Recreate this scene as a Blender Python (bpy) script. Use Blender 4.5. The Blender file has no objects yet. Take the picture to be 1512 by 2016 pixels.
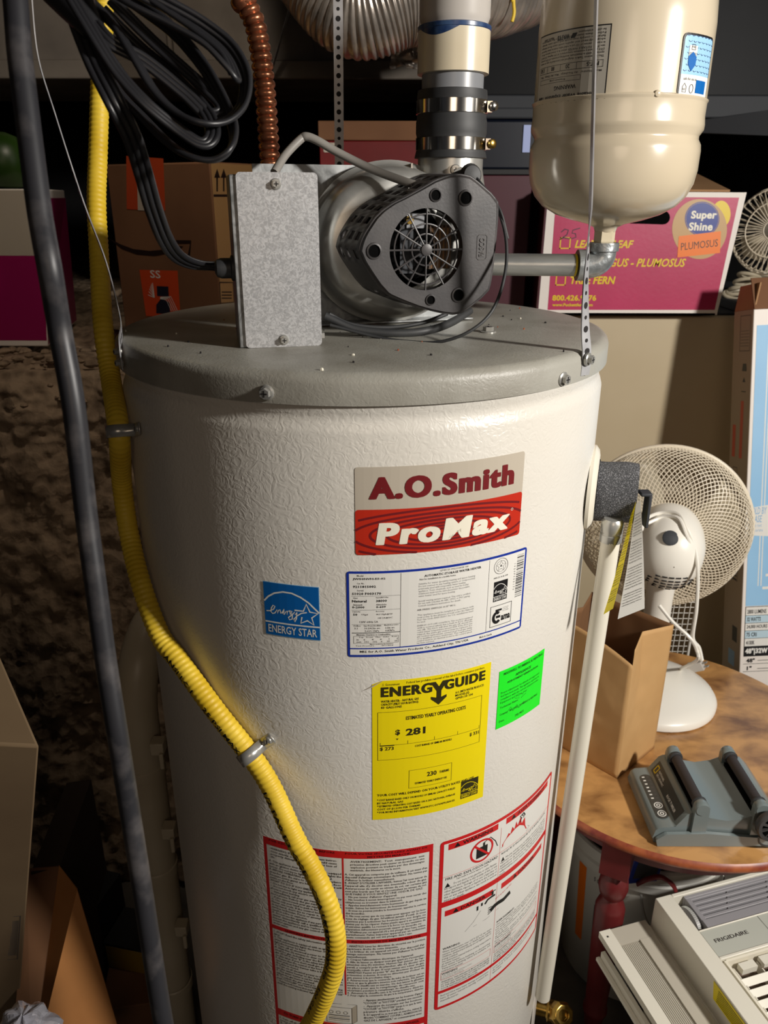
import bpy, bmesh, math, random
from math import sin, cos, pi, radians as rad, atan2, hypot, sqrt, floor
from mathutils import Vector as V, Matrix
from mathutils.geometry import tessellate_polygon
random.seed(7)
col = bpy.context.scene.collection
# ------------------------------------------------------------------ camera
F, TH, RO = 1534.4, 0.38369, 0.0024176
CAM = V((0.0249, -0.9387, 1.3893))
_u0 = V((0, sin(TH), cos(TH))); FW = V((0, cos(TH), -sin(TH)))
RT = V((1, 0, 0)) * cos(RO) + _u0 * sin(RO)
UP = V((1, 0, 0)) * -sin(RO) + _u0 * cos(RO)
def ray(px, py):
    return RT * ((px - 756) / F) + UP * ((1008 - py) / F) + FW
def atz(px, py, z): d = ray(px, py); return CAM + d * ((z - CAM.z) / d.z)
def aty(px, py, y): d = ray(px, py); return CAM + d * ((y - CAM.y) / d.y)
def atd(px, py, d): return CAM + ray(px, py) * d
def atr(px, py, r):
    d = ray(px, py); a = d.x**2 + d.y**2; b = 2*(CAM.x*d.x + CAM.y*d.y); c = CAM.x**2 + CAM.y**2 - r*r
    t = (-b - sqrt(max(b*b - 4*a*c, 0))) / 2 / a
    return CAM + d * t
cd = bpy.data.cameras.new('camera'); cam = bpy.data.objects.new('camera', cd); col.objects.link(cam)
m = Matrix.Identity(4)
for i, ax in enumerate((RT, UP, -FW)):
    for j in range(3): m[j][i] = ax[j]
m.translation = CAM; cam.matrix_world = m
cd.sensor_fit = 'HORIZONTAL'; cd.sensor_width = 36; cd.lens = 36 * F / 1512; cd.clip_start = .05
cd.dof.use_dof = True; cd.dof.focus_distance = .86; cd.dof.aperture_fstop = 13
bpy.context.scene.camera = cam
# ------------------------------------------------------------------ materials
def mat(name, c=(.5, .5, .5), rough=.5, metal=0, c2=None, scale=20, detail=4, bump=0, bscale=None, dist=0, tex='noise',
        lo=.35, hi=.65, coat=0, stretch=(1, 1, 1), rvar=0, spec=.5, emit=0, trans=0, bdist=.001, bdetail=3, bdistort=0):
    mt = bpy.data.materials.new(name); mt.use_nodes = True; nt = mt.node_tree; n = nt.nodes; L = nt.links
    b = n['Principled BSDF']; b.inputs['Base Color'].default_value = (*c, 1); b.inputs['Roughness'].default_value = rough
    b.inputs['Metallic'].default_value = metal; b.inputs['Specular IOR Level'].default_value = spec
    b.inputs['Coat Weight'].default_value = coat; b.inputs['Coat Roughness'].default_value = .15
    if trans: b.inputs['Transmission Weight'].default_value = trans
    if emit: b.inputs['Emission Color'].default_value = (*c, 1); b.inputs['Emission Strength'].default_value = emit
    tc = n.new('ShaderNodeTexCoord'); mp = n.new('ShaderNodeMapping'); mp.inputs['Scale'].default_value = stretch
    L.new(tc.outputs['Object'], mp.inputs['Vector'])
    def texn(kind, sc, det, di):
        if kind == 'voronoi':
            t = n.new('ShaderNodeTexVoronoi'); t.inputs['Scale'].default_value = sc; out = t.outputs['Color']
        elif kind == 'wave':
            t = n.new('ShaderNodeTexWave'); t.inputs['Scale'].default_value = sc; t.inputs['Distortion'].default_value = di; out = t.outputs['Fac']
        else:
            t = n.new('ShaderNodeTexNoise'); t.inputs['Scale'].default_value = sc; t.inputs['Detail'].default_value = det
            t.inputs['Distortion'].default_value = di; out = t.outputs['Fac']
        L.new(mp.outputs['Vector'], t.inputs['Vector']); return out
    if c2:
        o = texn(tex, scale, detail, dist); r = n.new('ShaderNodeValToRGB')
        r.color_ramp.elements[0].position = lo; r.color_ramp.elements[1].position = hi
        r.color_ramp.elements[0].color = (*c, 1); r.color_ramp.elements[1].color = (*c2, 1)
        L.new(o, r.inputs['Fac']); L.new(r.outputs['Color'], b.inputs['Base Color'])
        if rvar:
            mm = n.new('ShaderNodeMapRange'); mm.inputs['To Min'].default_value = rough - rvar; mm.inputs['To Max'].default_value = rough + rvar
            L.new(o, mm.inputs['Value']); L.new(mm.outputs['Result'], b.inputs['Roughness'])
    if bump:
        o = texn('noise', bscale or scale, bdetail, bdistort); bp = n.new('ShaderNodeBump')
        bp.inputs['Strength'].default_value = bump; bp.inputs['Distance'].default_value = bdist
        L.new(o, bp.inputs['Height']); L.new(bp.outputs['Normal'], b.inputs['Normal'])
    return mt
def s(r, g, b):
    f = lambda x: (x/255/12.92 if x/255 <= .04045 else ((x/255+.055)/1.055)**2.4)
    return (f(r), f(g), f(b))
W_JACKET = mat('white_enamel', s(218, 215, 208), .33, c2=s(212, 207, 197), scale=3, bump=.42, bscale=105, bdist=.0012, bdetail=1.5, bdistort=2.2)
G_LID = mat('grey_textured_lid', s(160, 158, 149), .42, c2=s(138, 134, 124), scale=14, lo=.4, hi=.7, bump=.45, bscale=200, bdist=.0008, bdistort=1.5, rvar=.1)
GALV = mat('galvanised_sheet', s(175, 176, 178), .42, .55, c2=s(205, 206, 208), tex='noise', scale=260, detail=2, dist=1.5, lo=.4, hi=.6, bump=.35, bscale=300, bdist=.0006)
GALVD = mat('dull_galvanised', s(120, 122, 122), .42, .5, c2=s(172, 174, 174), tex='noise', scale=40, dist=2, rvar=.12)
STEEL = mat('satin_steel', s(196, 195, 190), .3, .6, c2=s(172, 171, 166), scale=30)
BRIGHT = mat('bright_steel', s(225, 220, 212), .15, 1)
PIPE = mat('galvanised_pipe', s(165, 168, 168), .36, .8, c2=s(205, 206, 203), scale=60, stretch=(.2, 1, 1), bump=.2, bscale=120)
CASTG = mat('cast_galvanised', s(165, 170, 172), .35, .75, c2=s(190, 194, 195), scale=80, bump=.6, bscale=90, bdist=.002)
BLK = mat('black_plastic', s(58, 56, 57), .42, c2=s(72, 69, 69), scale=30, bump=.08, bscale=400)
BLKD = mat('dark_void_plastic', s(8, 8, 8), .9, spec=.05)
RUB = mat('black_rubber', s(44, 45, 47), .55, c2=s(56, 57, 58), scale=20)
COPPER = mat('copper', s(182, 116, 82), .3, .75, c2=s(124, 74, 52), scale=60, rvar=.08)
ALU = mat('aluminium_foil', s(186, 176, 166), .3, .65, c2=s(150, 142, 134), scale=25, bump=.3, bscale=80)
CREAM = mat('cream_pvc', s(214, 202, 176), .3, c2=s(206, 193, 166), scale=12)
GPVC = mat('grey_pvc', s(130, 132, 136), .35)
WPVC = mat('pale_pvc', s(188, 182, 175), .35)
BLUEGLUE = mat('blue_primer', s(28, 50, 92), .3, c2=s(60, 84, 120), scale=90)
TANKP = mat('beige_tank_paint', s(205, 192, 168), .2, coat=.4, c2=s(199, 185, 160), scale=5)
YEL = mat('yellow_gas_jacket', s(236, 202, 60), .5, c2=s(214, 176, 30), scale=25, lo=.4, hi=.75)
BRASS = mat('brass', s(205, 170, 90), .26, 1, c2=s(165, 130, 62), scale=80)
FOAM = mat('grey_speckled_foam', s(66, 67, 70), .8, c2=s(140, 140, 144), scale=900, detail=1, lo=.50, hi=.70, bump=.8, bscale=700, bdist=.001)
CPVC = mat('white_cpvc', s(226, 220, 204), .3)
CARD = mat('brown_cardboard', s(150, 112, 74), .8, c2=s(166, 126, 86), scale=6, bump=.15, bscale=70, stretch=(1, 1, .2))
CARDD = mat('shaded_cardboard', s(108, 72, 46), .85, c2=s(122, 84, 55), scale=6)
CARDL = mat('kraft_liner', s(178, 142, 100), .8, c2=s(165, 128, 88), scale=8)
PINK = mat('magenta_print', s(186, 42, 90), .42, c2=s(176, 36, 82), scale=8, bump=.12, bscale=120)
PINKD = mat('shaded_magenta_print', s(70, 10, 30), .5)  # magenta print darkened for box sides that lie in shade
REDBX = mat('red_print', s(108, 18, 22), .4, c2=s(92, 14, 18), scale=10)
WHT = mat('white_board', s(232, 224, 216), .5)
BEIGE = mat('beige_cabinet_paint', s(196, 180, 150), .45, c2=s(188, 171, 140), scale=4)
DGREY = mat('dark_grey_metal', s(62, 64, 68), .6, 0, spec=.2)
DARK = mat('near_black', s(18, 17, 18), .6)
NAVY = mat('dark_blue_plastic', s(16, 21, 34), .3)
LILAC = mat('lit_blue_plastic', s(170, 185, 235), .4)
GREEN = mat('green_plastic', s(34, 62, 8), .4)
FANW = mat('white_fan_plastic', s(238, 234, 224), .32)
MESHW = mat('cream_mesh_wire', s(226, 214, 192), .4)
BAG = mat('kraft_paper', s(200, 160, 108), .75, c2=s(190, 148, 96), scale=9, bump=.35, bscale=14, bdist=.004)
BAGD = mat('shaded_kraft_paper', s(120, 84, 52), .85)  # same kraft, darkened for the shade inside the bag
TUMG = mat('slate_grey_plastic', s(116, 126, 126), .26, coat=.3)
TUMD = mat('charcoal_print', s(58, 60, 58), .3)
ROLL = mat('black_roller_rubber', s(52, 46, 46), .65)
ACW = mat('off_white_ac_plastic', s(226, 222, 208), .35)
ACG = mat('grey_ac_vent_plastic', s(150, 148, 152), .38)
ACP = mat('light_grey_ac_panel', s(186, 188, 178), .35)
ACS = mat('ac_accordion', s(186, 180, 166), .45)
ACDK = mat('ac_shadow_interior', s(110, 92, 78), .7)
TOPW = mat('varnished_tabletop', s(196, 146, 88), .34, c2=s(118, 78, 44), scale=17, detail=12, dist=.4, lo=.40, hi=.74, stretch=(1, 1.6, 1), coat=.25, bump=.08, bscale=30)
EDGE = mat('worn_table_edge', s(168, 92, 54), .4, c2=s(120, 44, 34), scale=40)
REDP = mat('oxblood_paint', s(108, 34, 34), .38, c2=s(90, 26, 28), scale=14)
BUCK = mat('white_bucket_plastic', s(205, 203, 196), .4)
BLUEC = mat('light_blue_carton', s(140, 188, 226), .55, c2=s(150, 196, 232), scale=6)
TAUPE = mat('taupe_carton_side', s(172, 156, 134), .6)
CONC = mat('grey_concrete', s(62, 58, 52), .85, c2=s(84, 78, 70), scale=14, detail=8, bump=.5, bscale=60)
WALLM = mat('dark_foundation', s(20, 20, 22), .9, c2=s(28, 27, 28), scale=5)
DUCTM = mat('dusty_duct_metal', s(108, 100, 90), .6, .3, c2=s(84, 77, 70), scale=7, detail=8, rvar=.1)
DUCTR = mat('dark_duct_metal', s(20, 21, 24), .5, .1, c2=s(15, 16, 18), scale=6, spec=.15)
CORD = mat('black_cord_rubber', s(40, 40, 44), .45, c2=s(92, 88, 88), scale=35, lo=.5, hi=.85)
CORDP = mat('black_flat_cord', s(34, 34, 37), .38)
GCAB = mat('grey_cable', s(142, 138, 132), .45)
DWHITE = mat('dingy_white_plastic', s(188, 178, 156), .4, c2=s(172, 160, 136), scale=6)
POLYB = mat('clear_plastic_bag', s(190, 190, 200), .25, trans=.5)
STRAP = mat('perforated_steel', s(186, 186, 188), .4, .35, c2=s(160, 160, 164), scale=40)
HOLE = mat('punched_hole', s(22, 18, 18), .8)
# soil and rubble
def soil():
    mt = bpy.data.materials.new('gravelly_soil'); mt.use_nodes = True; nt = mt.node_tree; n = nt.nodes; L = nt.links; b = n['Principled BSDF']
    b.inputs['Roughness'].default_value = .95; b.inputs['Specular IOR Level'].default_value = .15
    tc = n.new('ShaderNodeTexCoord'); v = n.new('ShaderNodeTexVoronoi'); v.inputs['Scale'].default_value = 42
    v2 = n.new('ShaderNodeTexNoise'); v2.inputs['Scale'].default_value = 18; v2.inputs['Detail'].default_value = 9
    r = n.new('ShaderNodeValToRGB'); r.color_ramp.elements[0].color = (*s(58, 44, 33), 1); r.color_ramp.elements[1].color = (*s(150, 130, 108), 1)
    r.color_ramp.elements[0].position = .3; r.color_ramp.elements[1].position = .75
    mx = n.new('ShaderNodeMath'); mx.operation = 'ADD'; m2 = n.new('ShaderNodeMath'); m2.operation = 'MULTIPLY'; m2.inputs[1].default_value = .35
    for t in (v, v2): L.new(tc.outputs['Object'], t.inputs['Vector'])
    L.new(v.outputs['Distance'], m2.inputs[0]); L.new(m2.outputs[0], mx.inputs[0]); L.new(v2.outputs['Fac'], mx.inputs[1])
    L.new(mx.outputs[0], r.inputs['Fac']); L.new(r.outputs['Color'], b.inputs['Base Color'])
    bp = n.new('ShaderNodeBump'); bp.inputs['Strength'].default_value = 1; bp.inputs['Distance'].default_value = .012
    L.new(mx.outputs[0], bp.inputs['Height']); L.new(bp.outputs['Normal'], b.inputs['Normal'])
    return mt
SOIL = soil()
_ink = {}
def ink(name, *c, rough=.4):
    if name not in _ink: _ink[name] = mat('ink_' + name, s(*c), rough)
    return _ink[name]
K = ink('black', 26, 25, 26); KS = ink('soft_black', 74, 70, 68); RED = ink('red', 205, 28, 32); BLUE = ink('blue', 24, 50, 150)
PW = ink('white', 228, 226, 220); MAR = ink('maroon', 112, 26, 30); TAN = ink('tan', 186, 176, 160); BRED = ink('brick_red', 186, 42, 22)
CRM = ink('cream', 236, 230, 212); EYEL = ink('yellow', 240, 218, 10); EBLU = ink('star_blue', 6, 96, 172); GRN = ink('green', 30, 235, 40)
ORG = ink('orange', 238, 120, 24); GOLD = ink('gold', 226, 196, 24); KRA = ink('kraft', 190, 152, 100); NAV = ink('navy', 36, 56, 140)
DK = ink('olive_black', 50, 46, 20); LBL = ink('pale_blue', 150, 195, 228); DORG = ink('tape_orange', 206, 72, 30); DNAV = ink('dark_navy', 22, 26, 44)
# ------------------------------------------------------------------ mesh building
class M:
    def __init__(self): self.v = []; self.f = []; self.mi = []; self.mats = []
    def slot(self, mt):
        if mt not in self.mats: self.mats.append(mt)
        return self.mats.index(mt)
    def add(self, vs, fs, mt):
        k = len(self.v); i = self.slot(mt)
        self.v += [tuple(p) for p in vs]; self.f += [tuple(a + k for a in f) for f in fs]; self.mi += [i] * len(fs); return self
    def box(self, mt, x0, x1, y0, y1, z0, z1, fr=None):
        P = [(x, y, z) for z in (z0, z1) for y in (y0, y1) for x in (x0, x1)]
        if fr: P = [fr @ V(p) for p in P]
        return self.add(P, [(0, 2, 3, 1), (4, 5, 7, 6), (0, 1, 5, 4), (2, 6, 7, 3), (0, 4, 6, 2), (1, 3, 7, 5)], mt)
    def hexa(self, mt, P):  # 8 corners: bottom 4 ccw, top 4 ccw
        return self.add(P, [(3, 2, 1, 0), (4, 5, 6, 7), (0, 1, 5, 4), (1, 2, 6, 5), (2, 3, 7, 6), (3, 0, 4, 7)], mt)
    def grid(self, mt, fn, nu, nv, closeu=False):
        P = [fn(i / nu, j / nv) for j in range(nv + 1) for i in range(nu if closeu else nu + 1)]
        w = nu if closeu else nu + 1
        fs = [(j*w + i, j*w + (i+1) % w, (j+1)*w + (i+1) % w, (j+1)*w + i) for j in range(nv) for i in range(nu)]
        return self.add(P, fs, mt)
    def lathe(self, mt, prof, n=32, fr=None, cap=True):
        fr = fr or Matrix.Identity(4)
        P = [fr @ V((r*cos(2*pi*i/n), r*sin(2*pi*i/n), z)) for r, z in prof for i in range(n)]
        fs = [(j*n+i, j*n+(i+1) % n, (j+1)*n+(i+1) % n, (j+1)*n+i) for j in range(len(prof)-1) for i in range(n)]
        if cap: fs += [tuple(reversed(range(n))), tuple(range((len(prof)-1)*n, len(prof)*n))]
        return self.add(P, fs, mt)
    def tube(self, mt, pts, r, n=10, cap=True, up=None, flat=1):
        fr = frames(pts, up); P = []
        for k, (p, t, a, b) in enumerate(fr):
            rr = r[k] if isinstance(r, (list, tuple)) else r
            P += [p + a * (rr*cos(2*pi*i/n)) + b * (rr*flat*sin(2*pi*i/n)) for i in range(n)]
        fs = [(j*n+i, j*n+(i+1) % n, (j+1)*n+(i+1) % n, (j+1)*n+i) for j in range(len(fr)-1) for i in range(n)]
        if cap: fs += [tuple(reversed(range(n))), tuple(range((len(fr)-1)*n, len(fr)*n))]
        return self.add(P, fs, mt)
    def prism(self, mt, pts, z0, z1, fr=None, mt2=None):
        fr = fr or Matrix.Identity(4); n = len(pts)
        P = [fr @ V((x, y, z)) for z in (z0, z1) for x, y in pts]
        tri = tessellate_polygon([[V((x, y, 0)) for x, y in pts]])
        fs = [tuple(t) for t in tri]
        self.add(P, [tuple(reversed(t)) for t in fs] + [(i, (i+1) % n, n+(i+1) % n, n+i) for i in range(n)], mt)
        return self.add(P[n:], fs, mt2 or mt)
    def poly(self, mt, pts):
        tri = tessellate_polygon([[V(p) for p in pts]]); return self.add(pts, [tuple(t) for t in tri], mt)
    def build(self, name, parent=None, loc=None, bevel=0, smooth=40, seg=2, solid=0, sub=0):
        me = bpy.data.meshes.new(name); root = parent; 
        while root is not None and root.parent is not None: root = root.parent
        base = root['_b'] if root is not None and '_b' in root.keys() else None
        if base is None and root is not None: base = tuple(root.location)
        if parent is None:
            if loc is None:
                xs, ys, zs = zip(*self.v); loc = ((min(xs)+max(xs))/2, (min(ys)+max(ys))/2, min(zs))
            base = loc
        me.from_pydata([(x-base[0], y-base[1], z-base[2]) for x, y, z in self.v], [], self.f)
        for mt in self.mats: me.materials.append(mt)
        me.polygons.foreach_set('material_index', self.mi)
        me.update()
        if smooth:
            me.polygons.foreach_set('use_smooth', [True]*len(me.polygons)); me.set_sharp_from_angle(angle=rad(smooth))
        o = bpy.data.objects.new(name, me); col.objects.link(o)
        if parent is None: o.location = base
        else: o.parent = parent
        if solid: md = o.modifiers.new('solid', 'SOLIDIFY'); md.thickness = solid; md.offset = 0
        if bevel: md = o.modifiers.new('bevel', 'BEVEL'); md.width = bevel; md.segments = seg; md.limit_method = 'ANGLE'; md.angle_limit = rad(35); md.harden_normals = False
        if sub: md = o.modifiers.new('sub', 'SUBSURF'); md.levels = sub; md.render_levels = sub
        return o
def frames(pts, up=None):
    pts = [V(p) for p in pts]; out = []; a = None
    for i, p in enumerate(pts):
        t = (pts[min(i+1, len(pts)-1)] - pts[max(i-1, 0)]).normalized()
        if a is None:
            a = V(up) if up else (V((0, 1, 0)) if abs(t.y) < .9 else V((1, 0, 0)))
        a = (a - t * a.dot(t)).normalized(); out.append((p, t, a, t.cross(a)))
    return out
def spl(pts, n=8):
    P = [V(p) for p in pts]; P = [P[0]*2 - P[1]] + P + [P[-1]*2 - P[-2]]; out = []
    for i in range(1, len(P)-2):
        a, b, c, d = P[i-1:i+3]
        for k in range(n):
            t = k/n; out.append(.5*((2*b) + (c-a)*t + (2*a-5*b+4*c-d)*t*t + (3*b-a-3*c+d)*t**3))
    out.append(P[-2]); return out
def FR(o, x, y, z):
    m = Matrix.Identity(4)
    for i, ax in enumerate((V(x), V(y), V(z))):
        for j in range(3): m[j][i] = ax[j]
    m.translation = V(o); return m
def axis_fr(o, z, xh=(0, 0, 1)):
    z = V(z).normalized(); x = V(xh); x = (x - z*x.dot(z))
    if x.length < 1e-4: x = V((1, 0, 0)) - z*z.x
    x.normalize(); return FR(o, x, z.cross(x), z)
def tag(o, label, cat, group=None, kind=None):
    if label: o['label'] = label
    if cat: o['category'] = cat
    if group: o['group'] = group
    if kind: o['kind'] = kind
    return o
def thing(name, label, cat, loc, group=None):
    o = bpy.data.objects.new(name, None); o.empty_display_size = .02; col.objects.link(o); o.location = loc
    return tag(o, label, cat, group)
def struct(o): o['kind'] = 'structure'; return o
def ell(cx, cy, rx, ry, n=40, a0=0, a1=2*pi): return [(cx+rx*cos(a0+(a1-a0)*i/n), cy+ry*sin(a0+(a1-a0)*i/n)) for i in range(n+1)]
_tc = {}
def tgeo(txt, bold=0, ital=0, res=2, sp=1):
    k = (txt, bold, ital, res, sp)
    if k not in _tc:
        cu = bpy.data.curves.new('t', 'FONT'); cu.body = txt; cu.resolution_u = res; cu.offset = bold; cu.shear = ital; cu.space_character = sp
        ob = bpy.data.objects.new('t', cu); me = ob.to_mesh()
        vs = [(v.co.x, v.co.y) for v in me.vertices]; fs = [tuple(p.vertices) for p in me.polygons]
        ob.to_mesh_clear(); bpy.data.objects.remove(ob); bpy.data.curves.remove(cu)
        if not vs: vs = [(0, 0), (1, 0), (1, 1)]; fs = []
        xs = [a for a, b in vs]; ys = [b for a, b in vs]
        _tc[k] = (vs, fs, min(xs), max(xs), min(ys), max(ys))
    return _tc[k]
class Label:
    """flat artwork in (u, v) metres, wrapped on a surface by f(u, v, offset)"""
    def __init__(self, f, w, h, rot180=False, step=.008, lift=.0003):
        self.m = M(); self.f0 = f; self.w = w; self.h = h; self.r = rot180; self.step = step; self.lift = lift
    def f(self, u, v, o):
        if self.r: u, v = self.w-u, self.h-v
        return self.f0(u, v, self.lift + o)
    def rect(self, x0, y0, x1, y1, mt, lay=1, rad_=0):
        n = max(1, int(abs(x1-x0)/self.step)); xs = [x0+(x1-x0)*i/n for i in range(n+1)]
        if rad_:
            e = [rad_*(1-cos(a*pi/8)) for a in range(0, 5)]
            xs = sorted(set([round(x0+q, 6) for q in e] + [round(x1-q, 6) for q in e] + [x for x in xs if x0+rad_ < x < x1-rad_]))
        P = []
        for x in xs:
            q = 0
            if rad_:
                dd = min(x-x0, x1-x)
                if dd < rad_: q = rad_ - sqrt(max(0, rad_**2-(rad_-dd)**2))
            P += [self.f(x, y0+q, lay*.00012), self.f(x, y1-q, lay*.00012)]
        self.m.add(P, [(2*i, 2*i+2, 2*i+3, 2*i+1) for i in range(len(xs)-1)], mt); return self
    def poly(self, pts, mt, lay=2):
        tri = tessellate_polygon([[V((x, y, 0)) for x, y in pts]])
        self.m.add([self.f(x, y, lay*.00012) for x, y in pts], [tuple(t) for t in tri], mt); return self
    def stroke(self, pts, w, mt, lay=2, closed=False, clip=None):
        if closed: pts = list(pts) + [pts[0]]
        P = []; fs = []
        for i, (x, y) in enumerate(pts):
            a = pts[max(i-1, 0)]; b = pts[min(i+1, len(pts)-1)]
            if closed and i in (0, len(pts)-1): a = pts[-2]; b = pts[1]
            dx, dy = b[0]-a[0], b[1]-a[1]; l = hypot(dx, dy) or 1; nx, ny = -dy/l*w/2, dx/l*w/2
            P += [self.f(x+nx, y+ny, lay*.00012), self.f(x-nx, y-ny, lay*.00012)]
        for i in range(len(pts)-1):
            if clip:
                mx, my = (pts[i][0]+pts[i+1][0])/2, (pts[i][1]+pts[i+1][1])/2
                if not (clip[0] < mx < clip[2] and clip[1] < my < clip[3]): continue
            fs.append((2*i, 2*i+1, 2*i+3, 2*i+2))
        self.m.add(P, fs, mt); return self
    def frame(self, x0, y0, x1, y1, w, mt, lay=2):
        self.rect(x0, y0, x1, y0+w, mt, lay); self.rect(x0, y1-w, x1, y1, mt, lay)
        self.rect(x0, y0, x0+w, y1, mt, lay); self.rect(x1-w, y0, x1, y1, mt, lay); return self
    def text(self, t, x0, y0, x1=None, y1=None, mt=K, bold=.0, ital=0, lay=3, align='l', rot=0, res=2, cap=None, sp=1):
        """fit in the box (x0,y0,x1,y1); without x1 natural width at cap height y1-y0"""
        if bold > .035:
            k = (bold-.025)*(y1-y0)*1.25
            for q, (dx, dy) in enumerate(((-k, 0), (k, 0), (0, k*.45), (0, -k*.45), (-k, k*.3), (k, -k*.3), (-k, -k*.3), (k, k*.3))):
                self.text(t, x0+dx+k*.7, y0+dy+k*.3, None if x1 is None else x1+dx-k*.7, y1+dy-k*.3, mt, .025, ital, lay+q*.06, align, rot, max(res, 5), cap, 1.06+(bold-.035)*3.5)
            return self
        vs, fs, a, b, c, d = tgeo(t, bold, ital, res, sp)
        if not fs: return self
        capb, capt = (c, d) if not cap else (tgeo('H', bold, 0, 2)[4], tgeo('H', bold, 0, 2)[5])
        sy = (y1-y0)/(capt-capb); sx = (x1-x0)/(b-a) if x1 is not None and align == 'l' and not cap == 'n' else sy
        if cap == 'n' and x1 is not None: sx = min(sy, (x1-x0)/(b-a))
        w = (b-a)*sx; ox = x0
        if align == 'c': ox = x0-w/2
        if align == 'r': ox = x0-w
        P = [(ox+(x-a)*sx, y0+(y-capb)*sy) for x, y in vs]
        if rot:
            cr, sr = cos(rot), sin(rot); P = [(x0+(x-x0)*cr-(y-y0)*sr, y0+(x-x0)*sr+(y-y0)*cr) for x, y in P]
        if w > .03 and self.step < .05 and not rot:
            bm = bmesh.new(); bv = [bm.verts.new((x, y, 0)) for x, y in P]
            for q in fs:
                try: bm.faces.new([bv[i] for i in q])
                except ValueError: pass
            k = min(p[0] for p in P); e = max(p[0] for p in P); k += self.step
            while k < e:
                bmesh.ops.bisect_plane(bm, geom=bm.verts[:]+bm.edges[:]+bm.faces[:], plane_co=(k, 0, 0), plane_no=(1, 0, 0)); k += self.step
            bm.verts.index_update(); P = [(v.co.x, v.co.y) for v in bm.verts]; fs = [tuple(v.index for v in q.verts) for q in bm.faces]; bm.free()
        self.m.add([self.f(x, y, lay*.00012) for x, y in P], fs, mt); return self
    def para(self, lines, x0, x1, ytop, lh, mt=KS, bold=.008, just=True, lay=2, fill=.68, res=1):
        """lines fitted between x0 and x1; a leading '|' keeps the natural width"""
        y = ytop
        for ln in lines:
            y -= lh
            if not ln: continue
            if ln[0] == '|' or not just: self.text(ln.lstrip('|'), x0, y, x1, y+lh*fill, mt, bold, lay=lay, cap='n', res=res)
            else: self.text(ln, x0, y, x1, y+lh*fill, mt, bold, lay=lay, cap='y', res=res)
        return self
    def build(self, name, parent, label=None):
        o = self.m.build(name, parent, smooth=0)
        if label: o['label'] = label
        return o
def cylmap(u0, z0, R, cx=0, cy=0):
    return lambda u, v, o: (cx + (R+o)*sin((u0+u)/R), cy - (R+o)*cos((u0+u)/R), z0+v)
def planemap(O, X, Y):
    O = V(O); X = V(X).normalized(); Y = V(Y).normalized(); N = X.cross(Y)
    return lambda u, v, o: tuple(O + X*u + Y*v + N*o)
def quadmap(A, B, C, D, w, h):  # bilinear on a quad, A bottom-left, B bottom-right, C top-right, D top-left
    A, B, C, D = map(V, (A, B, C, D)); N = (B-A).cross(D-A).normalized()
    def f(u, v, o):
        a, b = u/w, v/h; return tuple(A*(1-a)*(1-b) + B*a*(1-b) + C*a*b + D*(1-a)*b + N*o)
    return f
def estar(L, x0, y0, x1, y1, bg, fg, lay=2, word=True):
    w, h = x1-x0, y1-y0; X = lambda a: x0+a*w; Y = lambda b: y0+b*h
    L.rect(x0, y0, x1, y1, bg, lay)
    L.stroke([(X(a), Y(b)) for a, b in ((0, .64), (.08, .73), (.2, .81), (.36, .855), (.52, .85), (.68, .79), (.82, .70), (.92, .60), (1, .52))], .028*h, fg, lay+1)
    L.rect(x0, Y(.235), x1, Y(.262), fg, lay+1)
    L.stroke([(X(a), Y(b)) for a, b in ((.56, .535), (.72, .535), (.775, .67), (.835, .53), (.975, .51), (.865, .42), (.9, .285), (.785, .36), (.665, .30), (.69, .42))], .026*h, fg, lay+1)
    L.stroke([(X(a), Y(b)) for a, b in ((.03, .45), (.1, .46), (.17, .50), (.2, .56), (.165, .575), (.13, .52), (.115, .45), (.145, .415), (.19, .43), (.235, .50), (.245, .43), (.26, .49), (.29, .51), (.305, .44), (.33, .46), (.37, .53), (.36, .47), (.335, .45), (.365, .43), (.41, .50), (.42, .43), (.43, .50), (.465, .51)
        , (.49, .44), (.51, .51), (.475, .52), (.48, .45), (.52, .46), (.51, .36), (.46, .34), (.44, .38), (.52, .45), (.56, .50), (.565, .45), (.6, .50), (.59, .38), (.555, .31), (.54, .36), (.6, .43), (.68, .49), (.78, .515))], .02*h, fg, lay+1)
    if word: L.text('ENERGY STAR', X(.05), Y(.05), X(.95), Y(.2), fg, .01, lay=lay+1)
def screw(parent, p, n, r=.006, name='screw', mt=None, wash=True):
    mm = M(); fr = axis_fr(p, n); mt = mt or STEEL
    if wash: mm.lathe(mt, [(r*1.45, -.001), (r*1.45, .0012), (r*1.2, .002)], 20, fr)
    mm.add([fr @ V((r*cos(pi/3*i), r*sin(pi/3*i), z)) for z in (.001, .006) for i in range(6)], [(i, (i+1) % 6, 6+(i+1) % 6, 6+i) for i in range(6)] + [tuple(range(6, 12))], mt)
    mm.box(HOLE, -r*.6, r*.6, -r*.12, r*.12, .0058, .0063, fr); mm.box(HOLE, -r*.12, r*.12, -r*.6, r*.6, .0058, .0063, fr)
    return mm.build(name, parent, smooth=30)
#PARTS
# ------------------------------------------------------------------ setting
mm = M().box(CONC, -2, 2.6, -2, 3, -.1, 0); struct(mm.build('floor'))
mm = M().box(WALLM, -2, 2.6, 2.9, 3, 0, 2.1); struct(mm.build('wall_back'))
mm = M().box(WALLM, -2.1, -2, -2, 3, 0, 2.1); struct(mm.build('wall_left'))
mm = M().box(WALLM, 2.6, 2.7, -2, 3, 0, 2.1); struct(mm.build('wall_right'))
mm = M().box(WALLM, -2.1, 2.7, -2, 3, 2.1, 2.2); struct(mm.build('ceiling'))
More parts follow.
